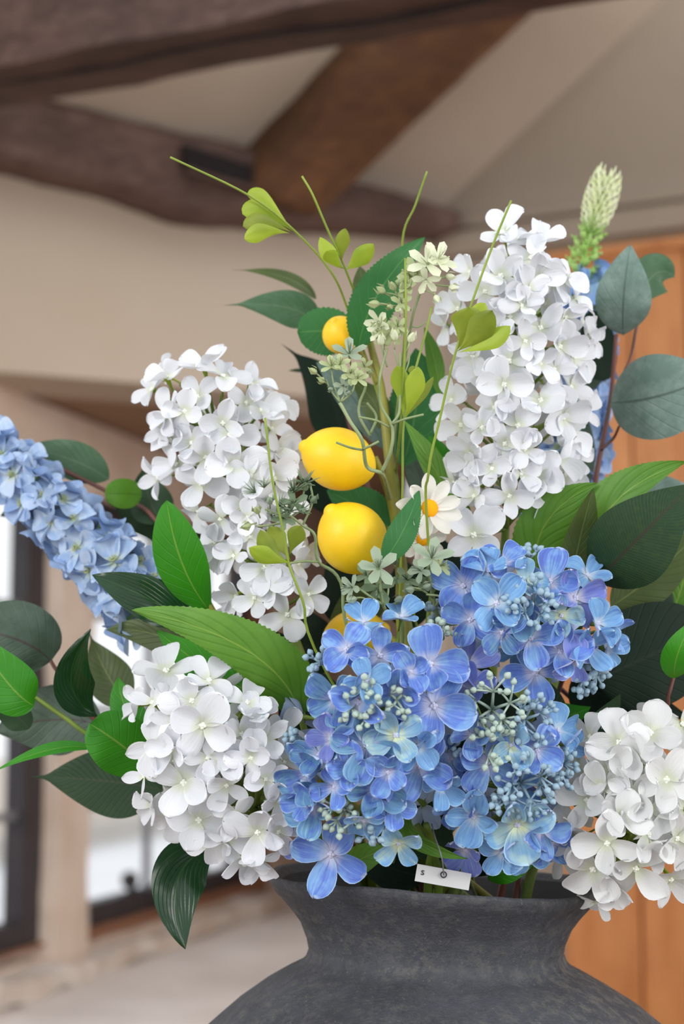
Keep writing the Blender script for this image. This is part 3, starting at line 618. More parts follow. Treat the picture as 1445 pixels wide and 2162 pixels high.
# --- white, lower left head
HLL = Head((440, 1560), (545, 1690), 165, 150, 1.05, 1.05)
W3 = [(351,1418,70,0,0,.75),(293,1487,42,200,-.85,.1),(323,1484,50,100),(406,1480,60,10,-.05,.2),(442,1437,56,60,.1,.7),(428,1532,74,235,0,.1),(522,1484,56,70,.3,.6),(539,1508,50,30),(511,1550,60,240,.2,.2),(323,1575,56,100,-.65,.1),(306,1639,46,120,-.85,0),(362,1583,56,70),(389,1652,72,68,-.1,0),(470,1608,56,30),(478,1658,50,60,.1,-.2),(420,1730,70,70,-.1,-.15),(365,1727,52,200,-.5,-.4),(323,1702,46,160,-.8,-.2),(558,1558,52,20,.3,.4),(600,1545,48,60,.5,.3),(561,1645,50,20),(545,1757,64,80,0,-.2),(588,1755,52,30,.4,-.2),(517,1810,60,-80,.2,-.75),(547,1816,46,-60,.2,-.7),(442,1775,58,20,-.1,-.5),(500,1720,50,60),(600,1610,48,0),(590,1690,52,0),(480,1770,52,-90,0,-.5),(370,1520,50,0),(440,1600,52,0),(530,1600,50,0)]
cluster('white_hydrangea', 'white hydrangea head drooping over the left side of the vase rim', HLL, W3, 'petal_white', 'wl', 'white hydrangea stems', mouth(3, .06), M['stem_green'], 6, 14, 13, Rd=50, low=P(700, 1780, 1.09))
# --- white, lower right head
HLR = Head((1345, 1650), (1330, 1760), 160, 150, 1.06, 1.05)
W4 = [(1373,1548,68,70,0,.35),(1308,1568,66,20),(1246,1556,50,150,-.6,.4),(1290,1622,62,40),(1407,1646,78,60,.05,.1),(1240,1689,62,160,-.4,0),(1333,1677,62,30),(1311,1728,58,70),(1370,1762,66,50),(1283,1780,64,80,-.2,-.1),(1218,1772,54,20,-.6,-.1),(1253,1834,72,40,-.3,-.4),(1342,1832,74,60,0,-.45),(1428,1770,60,10),(1440,1529,56,60,.4,.4),(1382,1790,50,0),(1302,1874,52,30,-.1,-.7),(1416,1856,62,70,.3,-.5),(1172,1698,50,100,-.7,0,'petal_white_warm'),(1262,1905,38,0,-.2,-.8),(1185,1812,48,60,-.7,-.3),(1448,1708,60,30,.5,0),(1222,1616,54,100,-.6,.2),(1340,1600,56,0),(1460,1620,60,0),(1475,1800,60,0),(1200,1740,44,0),(1270,1660,54,0),(1370,1710,56,0)]
cluster('white_hydrangea', 'white hydrangea head drooping over the right side of the vase rim', HLR, W4, 'petal_white_warm', 'wl', 'white hydrangea stems', mouth(5, .06), M['stem_green'], 8, 16, 14, Rd=52, low=P(1150, 1790, 1.09))
# --- blue heads
BL = ['b0','b0','b1','b1','b2','b3','b4']
HBU = Head((1075, 1300), (1185, 1330), 130, 120, 1.05, 1.05)
BU = [(979,1238,62,150,-.3,.3,'b0'),(1049,1274,64,50,0,.15,'b1'),(994,1309,58,240,-.3,.0,'b0'),(1064,1190,52,60,0,.7,'b0'),(1030,1205,54,80,-.2,.6,'b1'),(1162,1229,64,80,0,.4,'b0'),(1215,1263,62,20,.3,.3,'b3'),(1186,1300,46,90,0,.2,'b4'),(1262,1316,52,20,.6,.2,'b1'),(1122,1347,62,100,0,0,'b0'),(1183,1375,62,10,0,.05,'b0'),(1244,1365,56,30,.5,0,'b1'),(1131,1420,72,-75,0,0,'b0'),(1061,1335,52,40,-.1,0,'b2'),(1296,1335,46,-30,.85,0,'b0'),(1215,1395,50,-70,.3,-.4,'b3'),(1110,1232,48,0,0,.5,'b4'),(1085,1300,50,30,0,.3,'b2'),(1280,1370,46,-60,.7,-.3,'b1'),(1240,1215,48,50,.4,.6,'b1')]
UB = cluster('blue_hydrangea', 'blue hydrangea head at upper right of the blue flowers, behind the front ones', HBU, BU, 'b0', 'b', 'blue hydrangea stems', mouth(4, .05), M['stem_green'], 5, 12, 21, Rd=50, low=P(1060, 1620, 1.08), keys=BL)
HBF = Head((800, 1490), (790, 1640), 190, 190, 1.02, 1.02, .8)
BF = [(732,1372,58,150,-.2,.3,'b0'),(768,1313,46,60,-.1,.7,'b1'),(803,1384,62,95,0,.15,'b0'),(708,1475,62,120,-.5,.1,'b2'),(756,1482,68,-25,-.1,0,'b0'),(836,1552,58,25,0,.1,'b4'),(838,1458,52,0,0,-.1,'b0'),(908,1403,72,88,.05,.3,'b0'),(916,1490,78,75,.05,.1,'b0'),(868,1419,48,-60,.1,.2,'b0'),(848,1302,46,100,.1,.8,'b1'),(883,1575,52,40,.1,0,'b1'),(647,1633,68,200,-.5,0,'b2'),(676,1594,60,80,-.4,.3,'b2'),(885,1614,74,240,.1,0,'b0'),(776,1574,70,170,-.1,.1,'b2'),(790,1668,64,160,0,-.05,'b2'),(664,1703,62,190,-.4,-.1,'b2'),(700,1802,78,155,-.2,-.25,'b0'),(842,1780,54,40,0,-.2,'b4'),(832,1702,48,0,0,-.2,'b0'),(609,1762,46,150,-.7,-.2,'b3'),(707,1661,46,-80,-.2,0,'b0'),(768,1732,48,-40,0,-.4,'b1'),(990,1405,64,95,.4,.35,'b3'),(648,1690,50,-100,-.6,-.1,'b0'),(700,1560,50,0,-.4,.2,'b3'),(820,1630,50,60,0,0,'b0'),(930,1660,50,-30,.3,-.3,'b1'),(740,1620,52,0,-.1,0,'b0'),(775,1440,50,20,-.1,.3,'b1')]
FB = cluster('blue_hydrangea', 'large blue hydrangea head in front, hanging over the left half of the vase rim', HBF, BF, 'b0', 'b', 'blue hydrangea stems', mouth(6, .05), M['stem_green'], 5, 12, 22, Rd=54, low=P(850, 1760, 1.07), keys=BL)
HBR = Head((1050, 1560), (1075, 1680), 150, 140, 1.035, 1.03, .8)
BR = [(997,1456,56,100,-.1,.4,'b3'),(967,1650,54,160,-.4,0,'b0'),(1001,1724,58,80,-.1,-.1,'b1'),(1093,1740,70,100,0,-.1,'b4'),(1143,1752,62,10,.4,-.1,'b0'),(1134,1584,54,-40,.3,.1,'b0'),(1030,1610,62,150,-.1,0,'b0'),(984,1794,52,-60,-.2,-.5,'b3'),(1060,1797,52,-40,0,-.6,'b1'),(996,1552,52,0,-.2,.1,'b0'),(1081,1572,54,40,0,.2,'b4'),(1178,1542,52,20,.7,.3,'b1'),(1195,1574,44,-20,.7,0,'b1'),(962,1700,50,-100,-.4,-.2,'b0'),(1110,1800,50,-30,.2,-.6,'b1'),(1165,1780,48,-60,.5,-.4,'b0'),(955,1600,48,0,-.4,.1,'b0')]
RB = cluster('blue_hydrangea', 'blue hydrangea head with pale bud clusters at front right, above the vase rim', HBR, BR, 'b0', 'b', 'blue hydrangea stems', mouth(7, .05), M['stem_green'], 4, 10, 23, Rd=50, low=P(1010, 1790, 1.07), keys=BL)
# pale bud clusters: branched stalks with a bead on each tip
m_ = MB(); m_.blob((0, 0, 0), 1.0, M['berry'], (0, 0, 2.3), 10, 8, lambda t: (math.sin(math.pi*t)**.8)*(1.12-.3*t)); BEAD = {'berry': m_.mesh('bud')}
m_ = MB(); m_.blob((0, 0, 0), 1.0, M['berry_green'], (0, 0, 2.3), 10, 8, lambda t: (math.sin(math.pi*t)**.8)*(1.12-.3*t)); BEAD['berry_green'] = m_.mesh('bud')
def bud_cluster(root, head, x, y, r, n, key, seed, lift=8, nv=None):
    rng = random.Random(seed); pos, nn, t = head.at(x, y); nn = nn if nv is None else Vector(nv); nw = cdir(nn.x*.7, nn.y*.7, nn.z); dep = (pos-CAMLOC).dot(FW); u = dep/FPX; pos = pos+nw*(lift+16)*u
    o0 = pos-nw*r*.9*u; m_ = MB(); tips = []; a1 = nw.orthogonal().normalized(); a2 = nw.cross(a1)
    m_.tube([o0-nw*r*.5*u, o0], [3.2*u, 3*u], M[key], 6)
    nb = max(4, n//6); c = 0
    for b in range(nb):
        g = b*2*math.pi/nb+rng.uniform(-.3, .3); d = (a1*math.cos(g)+a2*math.sin(g)); q_ = rng.uniform(.25, .62); e = o0+(d*q_+nw*rng.uniform(.25, .6))*r*u; m_.tube([o0, o0.lerp(e, .5)+nw*r*.05*u, e], [3.8*u, 3.4*u, 3.1*u], M[key], 6)
        k = n//nb+(1 if b < n % nb else 0)
        for j in range(k):
            h = g+rng.uniform(-2.4, 2.4); ee = e+((a1*math.cos(h)+a2*math.sin(h))*rng.uniform(.18, .50)+nw*rng.uniform(.05, .5))*r*u; m_.tube([e, e.lerp(ee, .6)+nw*.04*r*u, ee], [2.9*u, 2.4*u, 2.8*u], M[key], 5); tips.append((ee, (ee-e).normalized()))
    base = wloc(root); st = link('bud_cluster', m_.mesh('bud_cluster', True, o0), root, o0-base)
    for p, d in tips: 
        q = d.to_track_quat('Z', 'Y').to_matrix().to_4x4(); q.translation = p-o0+d*4*u
        link('bud', BEAD[key], st, mat=q @ Matrix.Scale(rng.uniform(6.6, 8.6)*u, 4))
for (x, y, r, n, key, l) in [(1125,1280,62,30,'berry',16),(1246,1425,58,28,'berry',4),(925,1290,30,9,'berry',0),(1119,1176,26,6,'berry',4),(935,1322,34,10,'berry_green',0)]: bud_cluster(UB, HBU, x, y, r, n, key, x, l)
for (x, y, r, n, key, l) in [(768,1480,68,32,'berry_green',22),(838,1478,36,10,'berry_green',14),(676,1398,28,9,'berry',2),(628,1560,28,8,'berry',0),(722,1722,56,24,'berry_green',12),(783,1753,30,7,'berry',4),(585,1708,24,7,'berry_green',2),(925,1335,34,10,'berry_green',4)]: bud_cluster(FB, HBF, x, y, r, n, key, x, l)
for (x, y, r, n, key, l) in [(1040,1492,84,34,'berry_green',30),(1045,1570,54,20,'berry_green',24),(1110,1657,80,40,'berry',16),(1122,1515,64,30,'berry',8),(955,1577,34,10,'berry',2),(1185,1622,56,26,'berry',6),(1060,1690,36,10,'berry',10)]: bud_cluster(RB, HBR, x, y, r, n, key, x, l)
# --- delphinium spires
def spire(label, A, B, rA, rB, dA, dB, n, R0, R1, seed, mth, low, keys=('d0', 'd0', 'd1')):
    h = Head(A, B, rA, rB, dA, dB); rng = random.Random(seed); root = thing('delphinium', label, 'flower', mth, 'blue delphinium spires'); br = []
    ax = (h.axis(0)-h.axis(1)).normalized(); e1 = ax.orthogonal().normalized(); e2 = ax.cross(e1)
    for i in range(n):
        t = (i+.5)/n; g = i*2.39996+rng.uniform(-.25, .25); r = h.rad(t)*rng.uniform(.85, 1.02); d = e1*math.cos(g)+e2*math.sin(g); pos = h.axis(t)+d*r
        nw = (d+ax*.25+Vector([rng.uniform(-.25, .25) for _ in range(3)])).normalized(); dep = (pos-CAMLOC).dot(FW); Rm = (R0+(R1-R0)*t)*dep/FPX*rng.uniform(.9, 1.1)
        floret(root, pos, nw, rng.uniform(0, 1.2), Rm, rng.choice(keys), 5, 'd', .12, rng); br.append((pos-nw*Rm*.6, t-.10))
    part('stem', stem_mesh(h, br, mth, M['stem_green'], low=low), root, mth, True); return root, h, ax
d1, h1, _ = spire('pale blue delphinium spire leaning out of the frame at the left', (-70, 902), (325, 1285), 36, 68, 1.20, 1.13, 56, 42, 54, 31, mouth(8), P(560, 1560, 1.10))
d2, h2, ax2 = spire('pale blue delphinium spire with a pale green bristly tip behind the tall white hydrangea', (1252, 585), (1190, 1150), 30, 62, 1.27, 1.22, 58, 46, 54, 32, mouth(9), P(1080, 1500, 1.17), ('d1', 'd2'))
def axp(t):   # axis of the bud tip above the florets
    return P(1216+(1285-1216)*t, 600+(368-600)*t, 1.27)
u = 1.27/FPX; axd = (axp(1)-axp(0)).normalized(); e1 = axd.orthogonal().normalized(); e2 = axd.cross(e1)
m_ = MB(); m_.tube([axp(-.1), axp(.4), axp(.97)], [5*u, 5*u, 2.5*u], M['bud_green'], 8); part('tip_stem', m_, d2, axp(0), True)
for i in range(20):
    t = 0.02+.45*i/20; g = i*2.4; d = e1*math.cos(g)+e2*math.sin(g); p = axp(t)+d*(24-16*t)*u; dd = (axd*.9+d*.6).normalized()
    m_ = MB(); m_.tube([axp(t-.03), p], [2.2*u, 3*u], M['bud_green'], 5); m_.blob(p+dd*8*u, 9*u*(1-.3*t), M['bud_green'], dd*26*u, 7, 5, lambda q: math.sin(math.pi*q)**.7*(1.1-.5*q))
    for k in range(3):
        gg = k*2.1; s = (e1*math.cos(gg)+e2*math.sin(gg)); m_.tube([p+dd*14*u+s*4*u, p+dd*23*u+s*8*u], [3*u, .8*u], M['bud_green'], 4)
    part('flower_bud', m_, d2, p, True)
for i in range(120):
    t = .44+.53*i/120; g = i*2.4; d = e1*math.cos(g)+e2*math.sin(g); w_ = math.sin(math.pi*(.12+.80*(t-.44)/.56))**.6; L_ = 29*w_+7; p = axp(t)
    m_ = MB(); m_.tube([p, p+d*L_*.55*u+axd*4*u, p+d*L_*u+axd*15*u, p+d*L_*.98*u+axd*27*u], [2.6*u, 2.2*u, 1.8*u, .7*u], M['bristle'] if t > .5 else M['bud_green'], 4); part('bristle', m_, d2, p, True)
# ================================================================== LEAVES, LEMONS, SPRIGS
def pr_ovate(t): return (math.sin(math.pi*min(1, t**.82))**.85)
def pr_round(t): return math.sqrt(max(0, 1-(2*t-1)**2))**.92
def pr_drip(t): return math.sin(math.pi*min(1.0, (t/.86)**.85))**.9*(1 if t < .80 else 0)+(0 if t < .80 else .20*(1-(t-.8)/.2)) if t >= 0 else 0
def drip(t):
    a = math.sin(math.pi*min(1.0, (t/.90)**.80))**.9 if t < .90 else 0
    b = .16*(1-t)/.3 if t > .7 else 0
    return max(a, b)
def obov(t): return max(0, math.sin(math.pi*min(1, t**1.45)))**.72*(.35+.65*min(1,t*1.6))
PROF = {'blunt': lambda t: math.sin(math.pi*min(1, t**1.08))**.68, 'broad': lambda t: math.sin(math.pi*min(1, t**.60))**.72, 'ovate': pr_ovate, 'round': pr_round, 'drip': drip, 'obov': obov, 'lance': lambda t: math.sin(math.pi*t**.9)**1.1}
def leaf(parent, b, m, t_, width, mat, prof='ovate', fold=.15, cup=.15, serr=0.0, wave=0.0, roll=0.0, nv=30, nu=4, asym=0.0, seed=0, name='leaf', curlz=0.0):
    B = P(*b); Mi = P(*m); T = P(*t_); ct = Mi*2-(B+T)*.5; dep = m[2]; hw0 = width/2*dep/FPX; f = PROF[prof]; vs = []; uvs = []; fs = []; rng = random.Random(seed+int(b[0]*3+t_[1])); ph = rng.uniform(0, 6)
    teeth = max(8, int((T-B).length/(hw0+1e-6)*6))
    if serr: nv = teeth*2
    for j in range(nv+1):
        t = j/nv; c = B*(1-t)**2+ct*2*t*(1-t)+T*t*t; tan = ((ct-B)*(1-t)+(T-ct)*t).normalized(); vw = (c-CAMLOC).normalized(); side = tan.cross(-vw).normalized()
        N = side.cross(tan).normalized(); 
        if N.dot(vw) > 0: N = -N; side = -side
        q = Matrix.Rotation(math.radians(roll), 3, tan); side = q @ side; N = q @ N
        w_ = hw0*max(f(t), 0.004)
        for i in range(-nu, nu+1):
            u_ = i/nu; au = abs(u_); sw = w_*(1+asym*(1 if u_ > 0 else -1))
            ex = 1.0
            if serr and au == 1: ex = 1+serr*(1 if j % 2 else -.2)
            z = fold*sw*au - cup*sw*u_*u_ + wave*hw0*math.sin(t*9+ph+(1.7 if u_ > 0 else 0))*u_*u_ + 0.05*hw0*noise.noise(Vector((u_*1.5+seed, t*4, b[0]*.01)))
            vs.append(c+side*sw*u_*ex+N*z); uvs.append(((u_+1)/2, t))
    K = 2*nu+1; fs = [(j*K+i, j*K+i+1, (j+1)*K+i+1, (j+1)*K+i) for j in range(nv) for i in range(K-1)]
    # front side = camera-facing
    nrm = (Vector(vs[1])-Vector(vs[0])).cross(Vector(vs[K])-Vector(vs[0]))
    m_ = MB(); m_.add(vs, fs, mat, uvs)
    mid = [(1-t)**2*B+ct*2*t*(1-t)+T*t*t for t in [i/10 for i in range(11)]]
    return part(name, m_, parent, B, True)
def stem(parent, pts, r0, r1, mat, name='stem', n=7):
    p = spline([P(*q) if not isinstance(q, Vector) else q for q in pts], 6); m_ = MB(); N = len(p)
    m_.tube(p, [(r0+(r1-r0)*i/(N-1)) for i in range(N)], mat, n); return part(name, m_, parent, p[0], True)
def leafy(name, label, cat, mth, group=None): return thing(name, label, cat, mth, group)
# --- eucalyptus at left
mo = mouth(10, .06); E1 = leafy('eucalyptus_branch', 'eucalyptus branch at the far left with oval grey-green leaves behind the pale blue spire', 'foliage', mo, 'eucalyptus branches')
stem(E1, [VTX, mo, (620, 1600, 1.12), (420, 1300, 1.16), (330, 1100, 1.19), (240, 1045, 1.21), (130, 990, 1.22), (60, 950, 1.23)], .0026, .0012, M['stem_red'])
leaf(E1, (230,1012,1.22), (150,970,1.22), (50,945,1.23), 84, M['leaf_euca_green'], 'ovate', .1, .1)
leaf(E1, (300,1045,1.19), (262,1042,1.18), (221,1042,1.18), 64, M['leaf_lime'], 'round', .1, .1)
leaf(E1, (345,1105,1.19), (315,1050,1.2), (302,975,1.21), 92, M['leaf_dark'], 'drip', .1, .1, wave=.2)
leaf(E1, (245,1080,1.21), (300,1090,1.21), (350,1160,1.21), 80, M['leaf_dark'], 'ovate', .1, .1)
leaf(E1, (60,1085,1.22), (40,1078,1.22), (0,1090,1.22), 40, M['leaf_dark'], 'ovate', .1, .1)
E2 = leafy('eucalyptus_branch', 'red-stemmed eucalyptus branch at the lower left with large dark rounded leaves', 'foliage', mouth(11, .06), 'eucalyptus branches')
stem(E2, [VTX, mouth(11, .06), (640, 1720, 1.12), (420, 1620, 1.14), (215, 1530, 1.15), (125, 1422, 1.15), (107, 1395, 1.15)], .0026, .0012, M['stem_red'])
leaf(E2, (108,1396,1.15), (40,1352,1.14), (-60,1330,1.14), 165, M['leaf_euca_dark'], 'round', .08, .1)
leaf(E2, (215,1532,1.15), (110,1520,1.16), (-10,1545,1.16), 150, M['leaf_euca_dark'], 'ovate', .1, .1)
leaf(E2, (345,1668,1.13), (215,1648,1.14), (60,1640,1.15), 150, M['leaf_dark'], 'drip', .06, .1)
leaf(E2, (275,1490,1.14), (225,1420,1.16), (187,1330,1.17), 96, M['leaf_olive'], 'drip', .2, .1)
# --- glossy green branch on the left
G1 = leafy('glossy_leaf_branch', 'glossy dark and bright green leaf branch fanning out at the left', 'foliage', mouth(12, .06))
stem(G1, [VTX, mouth(12, .06), (640, 1760, 1.10), (420, 1640, 1.10), (215, 1565, 1.09), (130, 1510, 1.09), (60, 1462, 1.09)], .0024, .0013, M['stem_green'])
leaf(G1, (72,1490,1.09), (15,1440,1.08), (-60,1330,1.08), 112, M['leaf_bright'], 'ovate', .2, .1)
leaf(G1, (207,1512,1.10), (150,1440,1.09), (192,1328,1.08), 92, M['leaf_gloss'], 'lance', .45, .1, wave=.1, roll=18)
leaf(G1, (205,1583,1.08), (110,1582,1.07), (-15,1630,1.06), 34, M['leaf_bright'], 'lance', .3, .1, roll=40)
leaf(G1, (60,1540,1.10), (30,1510,1.10), (-30,1480,1.10), 60, M['leaf_dark'], 'ovate', .2, .1)
leaf(G1, (315,1622,1.075), (255,1572,1.06), (190,1528,1.05), 128, M['leaf_bright'], 'round', .2, .15, wave=.12)
leaf(G1, (315,1560,1.09), (268,1500,1.09), (250,1430,1.10), 70, M['leaf_bright'], 'ovate', .2, .15)
leaf(G1, (450,1790,1.075), (375,1860,1.06), (392,2004,1.05), 122, M['leaf_gloss'], 'ovate', .25, .1, wave=.10, roll=-12)
G2 = leafy('upright_leaf_branch', 'leaf branch with one bright upright leaf and one glossy dark leaf over the blue spire', 'foliage', mouth(13, .06))
stem(G2, [VTX, mouth(13, .06), (640, 1620, 1.10), (540, 1430, 1.10), (450, 1290, 1.09), (425, 1230, 1.09)], .0030, .0018, M['stem_olive'])
leaf(G2, (443,1290,1.09), (385,1190,1.07), (352,1056,1.06), 108, M['leaf_bright'], 'blunt', .15, .15, asym=-.0)
leaf(G2, (400,1310,1.09), (310,1262,1.07), (195,1213,1.07), 96, M['leaf_gloss'], 'ovate', .25, .1, wave=.1)
# large light leaves at left belong to a hydrangea leaf stem
G3 = leafy('hydrangea_leaf_spray', 'spray of broad light green hydrangea leaves above the lower left white head', 'foliage', mouth(14, .06), 'hydrangea leaf sprays')
stem(G3, [VTX, mouth(14, .06), (690, 1660, 1.06), (650, 1560, 1.06), (632, 1505, 1.06)], .0028, .002, M['stem_green'])
leaf(G3, (634,1508,1.05), (520,1372,1.02), (278,1288,1.03), 122, M['leaf_light'], 'broad', .12, .25, serr=.05, wave=.08, asym=.1, roll=-10)
leaf(G3, (520,1440,1.09), (360,1350,1.10), (225,1330,1.11), 78, M['leaf_olive'], 'ovate', .1, .1, serr=.03)
leaf(G3, (600,1490,1.08), (460,1425,1.08), (330,1330,1.08), 96, M['leaf_bright'], 'ovate', .1, .1)
leaf(G3, (650,1470,1.12), (640,1400,1.12), (560,1330,1.13), 70, M['leaf_black'], 'ovate', .1, .1)
# --- eucalyptus centre
mo = mouth(15, .03); E3 = leafy('eucalyptus_branch', 'eucalyptus branch behind the topmost lemon with long blue-green leaves pointing left', 'foliage', mo, 'eucalyptus branches')
stem(E3, [VTX, mo, (800, 1400, 1.18), (790, 1100, 1.2), (740, 900, 1.22), (690, 740, 1.22), (660, 640, 1.22)], .0026, .0012, M['stem_red'])
leaf(E3, (668,632,1.22), (600,585,1.21), (488,570,1.21), 30, M['leaf_olive'], 'drip', .3, .1, roll=25)
leaf(E3, (668,685,1.21), (600,648,1.2), (472,645,1.2), 78, M['leaf_euca_green'], 'drip', .1, .1)
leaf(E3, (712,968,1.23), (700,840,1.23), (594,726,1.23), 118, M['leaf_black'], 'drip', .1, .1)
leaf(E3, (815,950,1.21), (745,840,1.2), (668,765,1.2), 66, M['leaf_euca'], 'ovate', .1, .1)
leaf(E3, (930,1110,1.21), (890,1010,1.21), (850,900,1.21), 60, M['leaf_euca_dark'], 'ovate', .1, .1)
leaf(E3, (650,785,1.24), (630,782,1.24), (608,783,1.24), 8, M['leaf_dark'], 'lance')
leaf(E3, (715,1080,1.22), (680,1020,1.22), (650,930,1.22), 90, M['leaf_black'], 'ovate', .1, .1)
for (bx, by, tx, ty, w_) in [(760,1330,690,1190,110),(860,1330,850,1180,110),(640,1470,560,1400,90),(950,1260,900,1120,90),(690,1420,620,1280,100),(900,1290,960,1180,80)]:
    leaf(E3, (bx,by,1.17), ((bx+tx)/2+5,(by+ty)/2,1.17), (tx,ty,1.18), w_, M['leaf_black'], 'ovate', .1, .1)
# --- eucalyptus right
mo = mouth(16, .05); E4 = leafy('eucalyptus_branch', 'eucalyptus branch at the right edge with big round blue-grey leaves on a red-brown stem', 'foliage', mo, 'eucalyptus branches')
stem(E4, [VTX, mo, (1140, 1500, 1.15), (1230, 1180, 1.18), (1262, 990, 1.18), (1290, 840, 1.19), (1302, 705, 1.19)], .0030, .0014, M['stem_red'])
stem(E4, [(1292,835,1.19), (1330,760,1.20), (1345,690,1.20), (1360,630,1.21)], .0012, .0009, M['stem_red'], 'twig')
stem(E4, [(1270,950,1.18), (1296,925,1.18), (1308,900,1.17)], .0012, .0009, M['stem_red'], 'twig')
leaf(E4, (1316,708,1.18), (1318,620,1.16), (1332,517,1.17), 118, M['leaf_euca'], 'ovate', .10, .12)
leaf(E4, (1345,640,1.21), (1385,578,1.21), (1424,586,1.21), 92, M['leaf_euca_green'], 'ovate', .1, .1)
leaf(E4, (1290,850,1.17), (1385,838,1.14), (1490,800,1.14), 180, M['leaf_euca'], 'round', .08, .14)
leaf(E4, (1272,805,1.20), (1265,735,1.21), (1248,655,1.21), 74, M['leaf_black'], 'round', .1, .1)
leaf(E4, (1215,1060,1.21), (1232,970,1.21), (1240,880,1.21), 52, M['leaf_euca_dark'], 'ovate', .1, .1)
leaf(E4, (1230,830,1.22), (1255,790,1.22), (1262,750,1.22), 40, M['leaf_euca_dark'], 'ovate', .1, .1)
leaf(E4, (1310,1080,1.17), (1370,1040,1.17), (1460,1030,1.17), 80, M['leaf_euca'], 'ovate', .1, .1)
leaf(E4, (1440,1170,1.16), (1450,1100,1.16), (1440,1040,1.16), 80, M['leaf_euca'], 'ovate', .1, .1)
leaf(E4, (1395,1300,1.13), (1392,1260,1.13), (1400,1208,1.13), 62, M['leaf_euca_dark'], 'ovate', .1, .1)
# --- hydrangea leaves right
G4 = leafy('hydrangea_leaf_spray', 'spray of broad light green serrated leaves at the right beside the tall white hydrangea', 'foliage', mouth(17, .05), 'hydrangea leaf sprays')
stem(G4, [VTX, mouth(17, .05), (1120, 1560, 1.12), (1190, 1350, 1.12), (1240, 1230, 1.11)], .0028, .002, M['stem_green'])
leaf(G4, (1262,1225,1.09), (1285,1078,1.07), (1448,975,1.06), 104, M['leaf_light'], 'ovate', .25, .15, serr=.06, wave=.08, roll=-15, asym=-.15)
leaf(G4, (1140,1232,1.09), (1150,1110,1.08), (1262,1020,1.07), 112, M['leaf_light'], 'ovate', .15, .15, serr=.04, roll=10)
leaf(G4, (1200,1270,1.08), (1222,1150,1.07), (1254,1030,1.06), 78, M['leaf_olive'], 'ovate', .3, .1, serr=.04, roll=25)
# --- dark leaf branch right
G5 = leafy('dark_leaf_branch', 'branch of large dark finely veined leaves at the right edge below the light green leaf', 'foliage', mouth(18, .06))
stem(G5, [VTX, mouth(18, .06), (1120, 1640, 1.13), (1200, 1400, 1.12), (1255, 1235, 1.08)], .0026, .0016, M['stem_red'])
stem(G5, [(1180,1450,1.13), (1300,1550,1.12), (1400,1500,1.09), (1412,1470,1.08), (1424,1428,1.08)], .0016, .0011, M['stem_red'], 'twig')
leaf(G5, (1258,1228,1.07), (1345,1140,1.04), (1462,1022,1.04), 178, M['leaf_veined'], 'ovate', .08, .12)
leaf(G5, (1290,1280,1.12), (1380,1215,1.12), (1490,1110,1.12), 110, M['leaf_olive'], 'ovate', .1, .1)
leaf(G5, (1255,1440,1.10), (1370,1385,1.10), (1500,1330,1.11), 220, M['leaf_black'], 'round', .06, .1)
leaf(G5, (1220,1420,1.12), (1300,1480,1.12), (1450,1510,1.12), 150, M['leaf_black'], 'ovate', .06, .1)
leaf(G5, (1425,1432,1.07), (1432,1380,1.05), (1465,1310,1.05), 66, M['leaf_bright'], 'ovate', .2, .1)
leaf(G5, (1165,1500,1.09), (1200,1510,1.08), (1248,1492,1.07), 50, M['leaf_bright'], 'ovate', .1, .1, serr=.06)
leaf(G5, (1240,1545,1.09), (1280,1515,1.09), (1310,1465,1.09), 46, M['leaf_dark'], 'ovate', .1, .1)
leaf(G5, (1420,1300,1.15), (1440,1240,1.15), (1460,1180,1.15), 100, M['leaf_light'], 'ovate', .1, .1)
# --- leaves at the vase mouth
G6 = leafy('green_leaf_tuft', 'curled fresh green leaves just inside the vase mouth under the blue heads', 'foliage', VC+Vector((0, -.03, -.03)))
stem(G6, [VC+Vector((-.01, -.03, -.09)), (905, 1860, 1.05), (915, 1790, 1.04), (900, 1740, 1.03)], .0035, .002, M['stem_green'])
stem(G6, [VC+Vector((0, -.03, -.09)), (925, 1860, 1.05), (905, 1790, 1.04), (880, 1740, 1.04)], .003, .002, M['stem_green'])
leaf(G6, (735,1842,1.055), (770,1810,1.04), (832,1795,1.04), 60, M['leaf_light'], 'ovate', .3, .1)
leaf(G6, (862,1700,1.04), (880,1770,1.02), (988,1812,1.01), 44, M['leaf_light'], 'lance', .5, .1, wave=.2, roll=30)
leaf(G6, (1030,1856,1.055), (1080,1835,1.04), (1136,1812,1.04), 52, M['leaf_bright'], 'ovate', .1, .1)
leaf(G6, (925,1640,1.05), (928,1590,1.04), (935,1530,1.04), 34, M['leaf_bright'], 'lance', .2, .1)
leaf(G6, (960,1800,1.07), (890,1740,1.07), (860,1640,1.07), 110, M['leaf_dark'], 'ovate', .2, .1)
leaf(G6, (900,1850,1.08), (820,1830,1.08), (760,1790,1.09), 90, M['leaf_black'], 'ovate', .2, .1)
leaf(G6, (1000,1850,1.08), (1080,1780,1.08), (1180,1760,1.09), 90, M['leaf_black'], 'ovate', .2, .1)
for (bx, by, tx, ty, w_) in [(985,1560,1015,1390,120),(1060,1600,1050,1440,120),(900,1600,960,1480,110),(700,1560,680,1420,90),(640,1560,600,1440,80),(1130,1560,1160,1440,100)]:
    leaf(G6, (bx,by,1.09), ((bx+tx)/2+6,(by+ty)/2,1.09), (tx,ty,1.10), w_, M['leaf_black'], 'ovate', .1, .1)
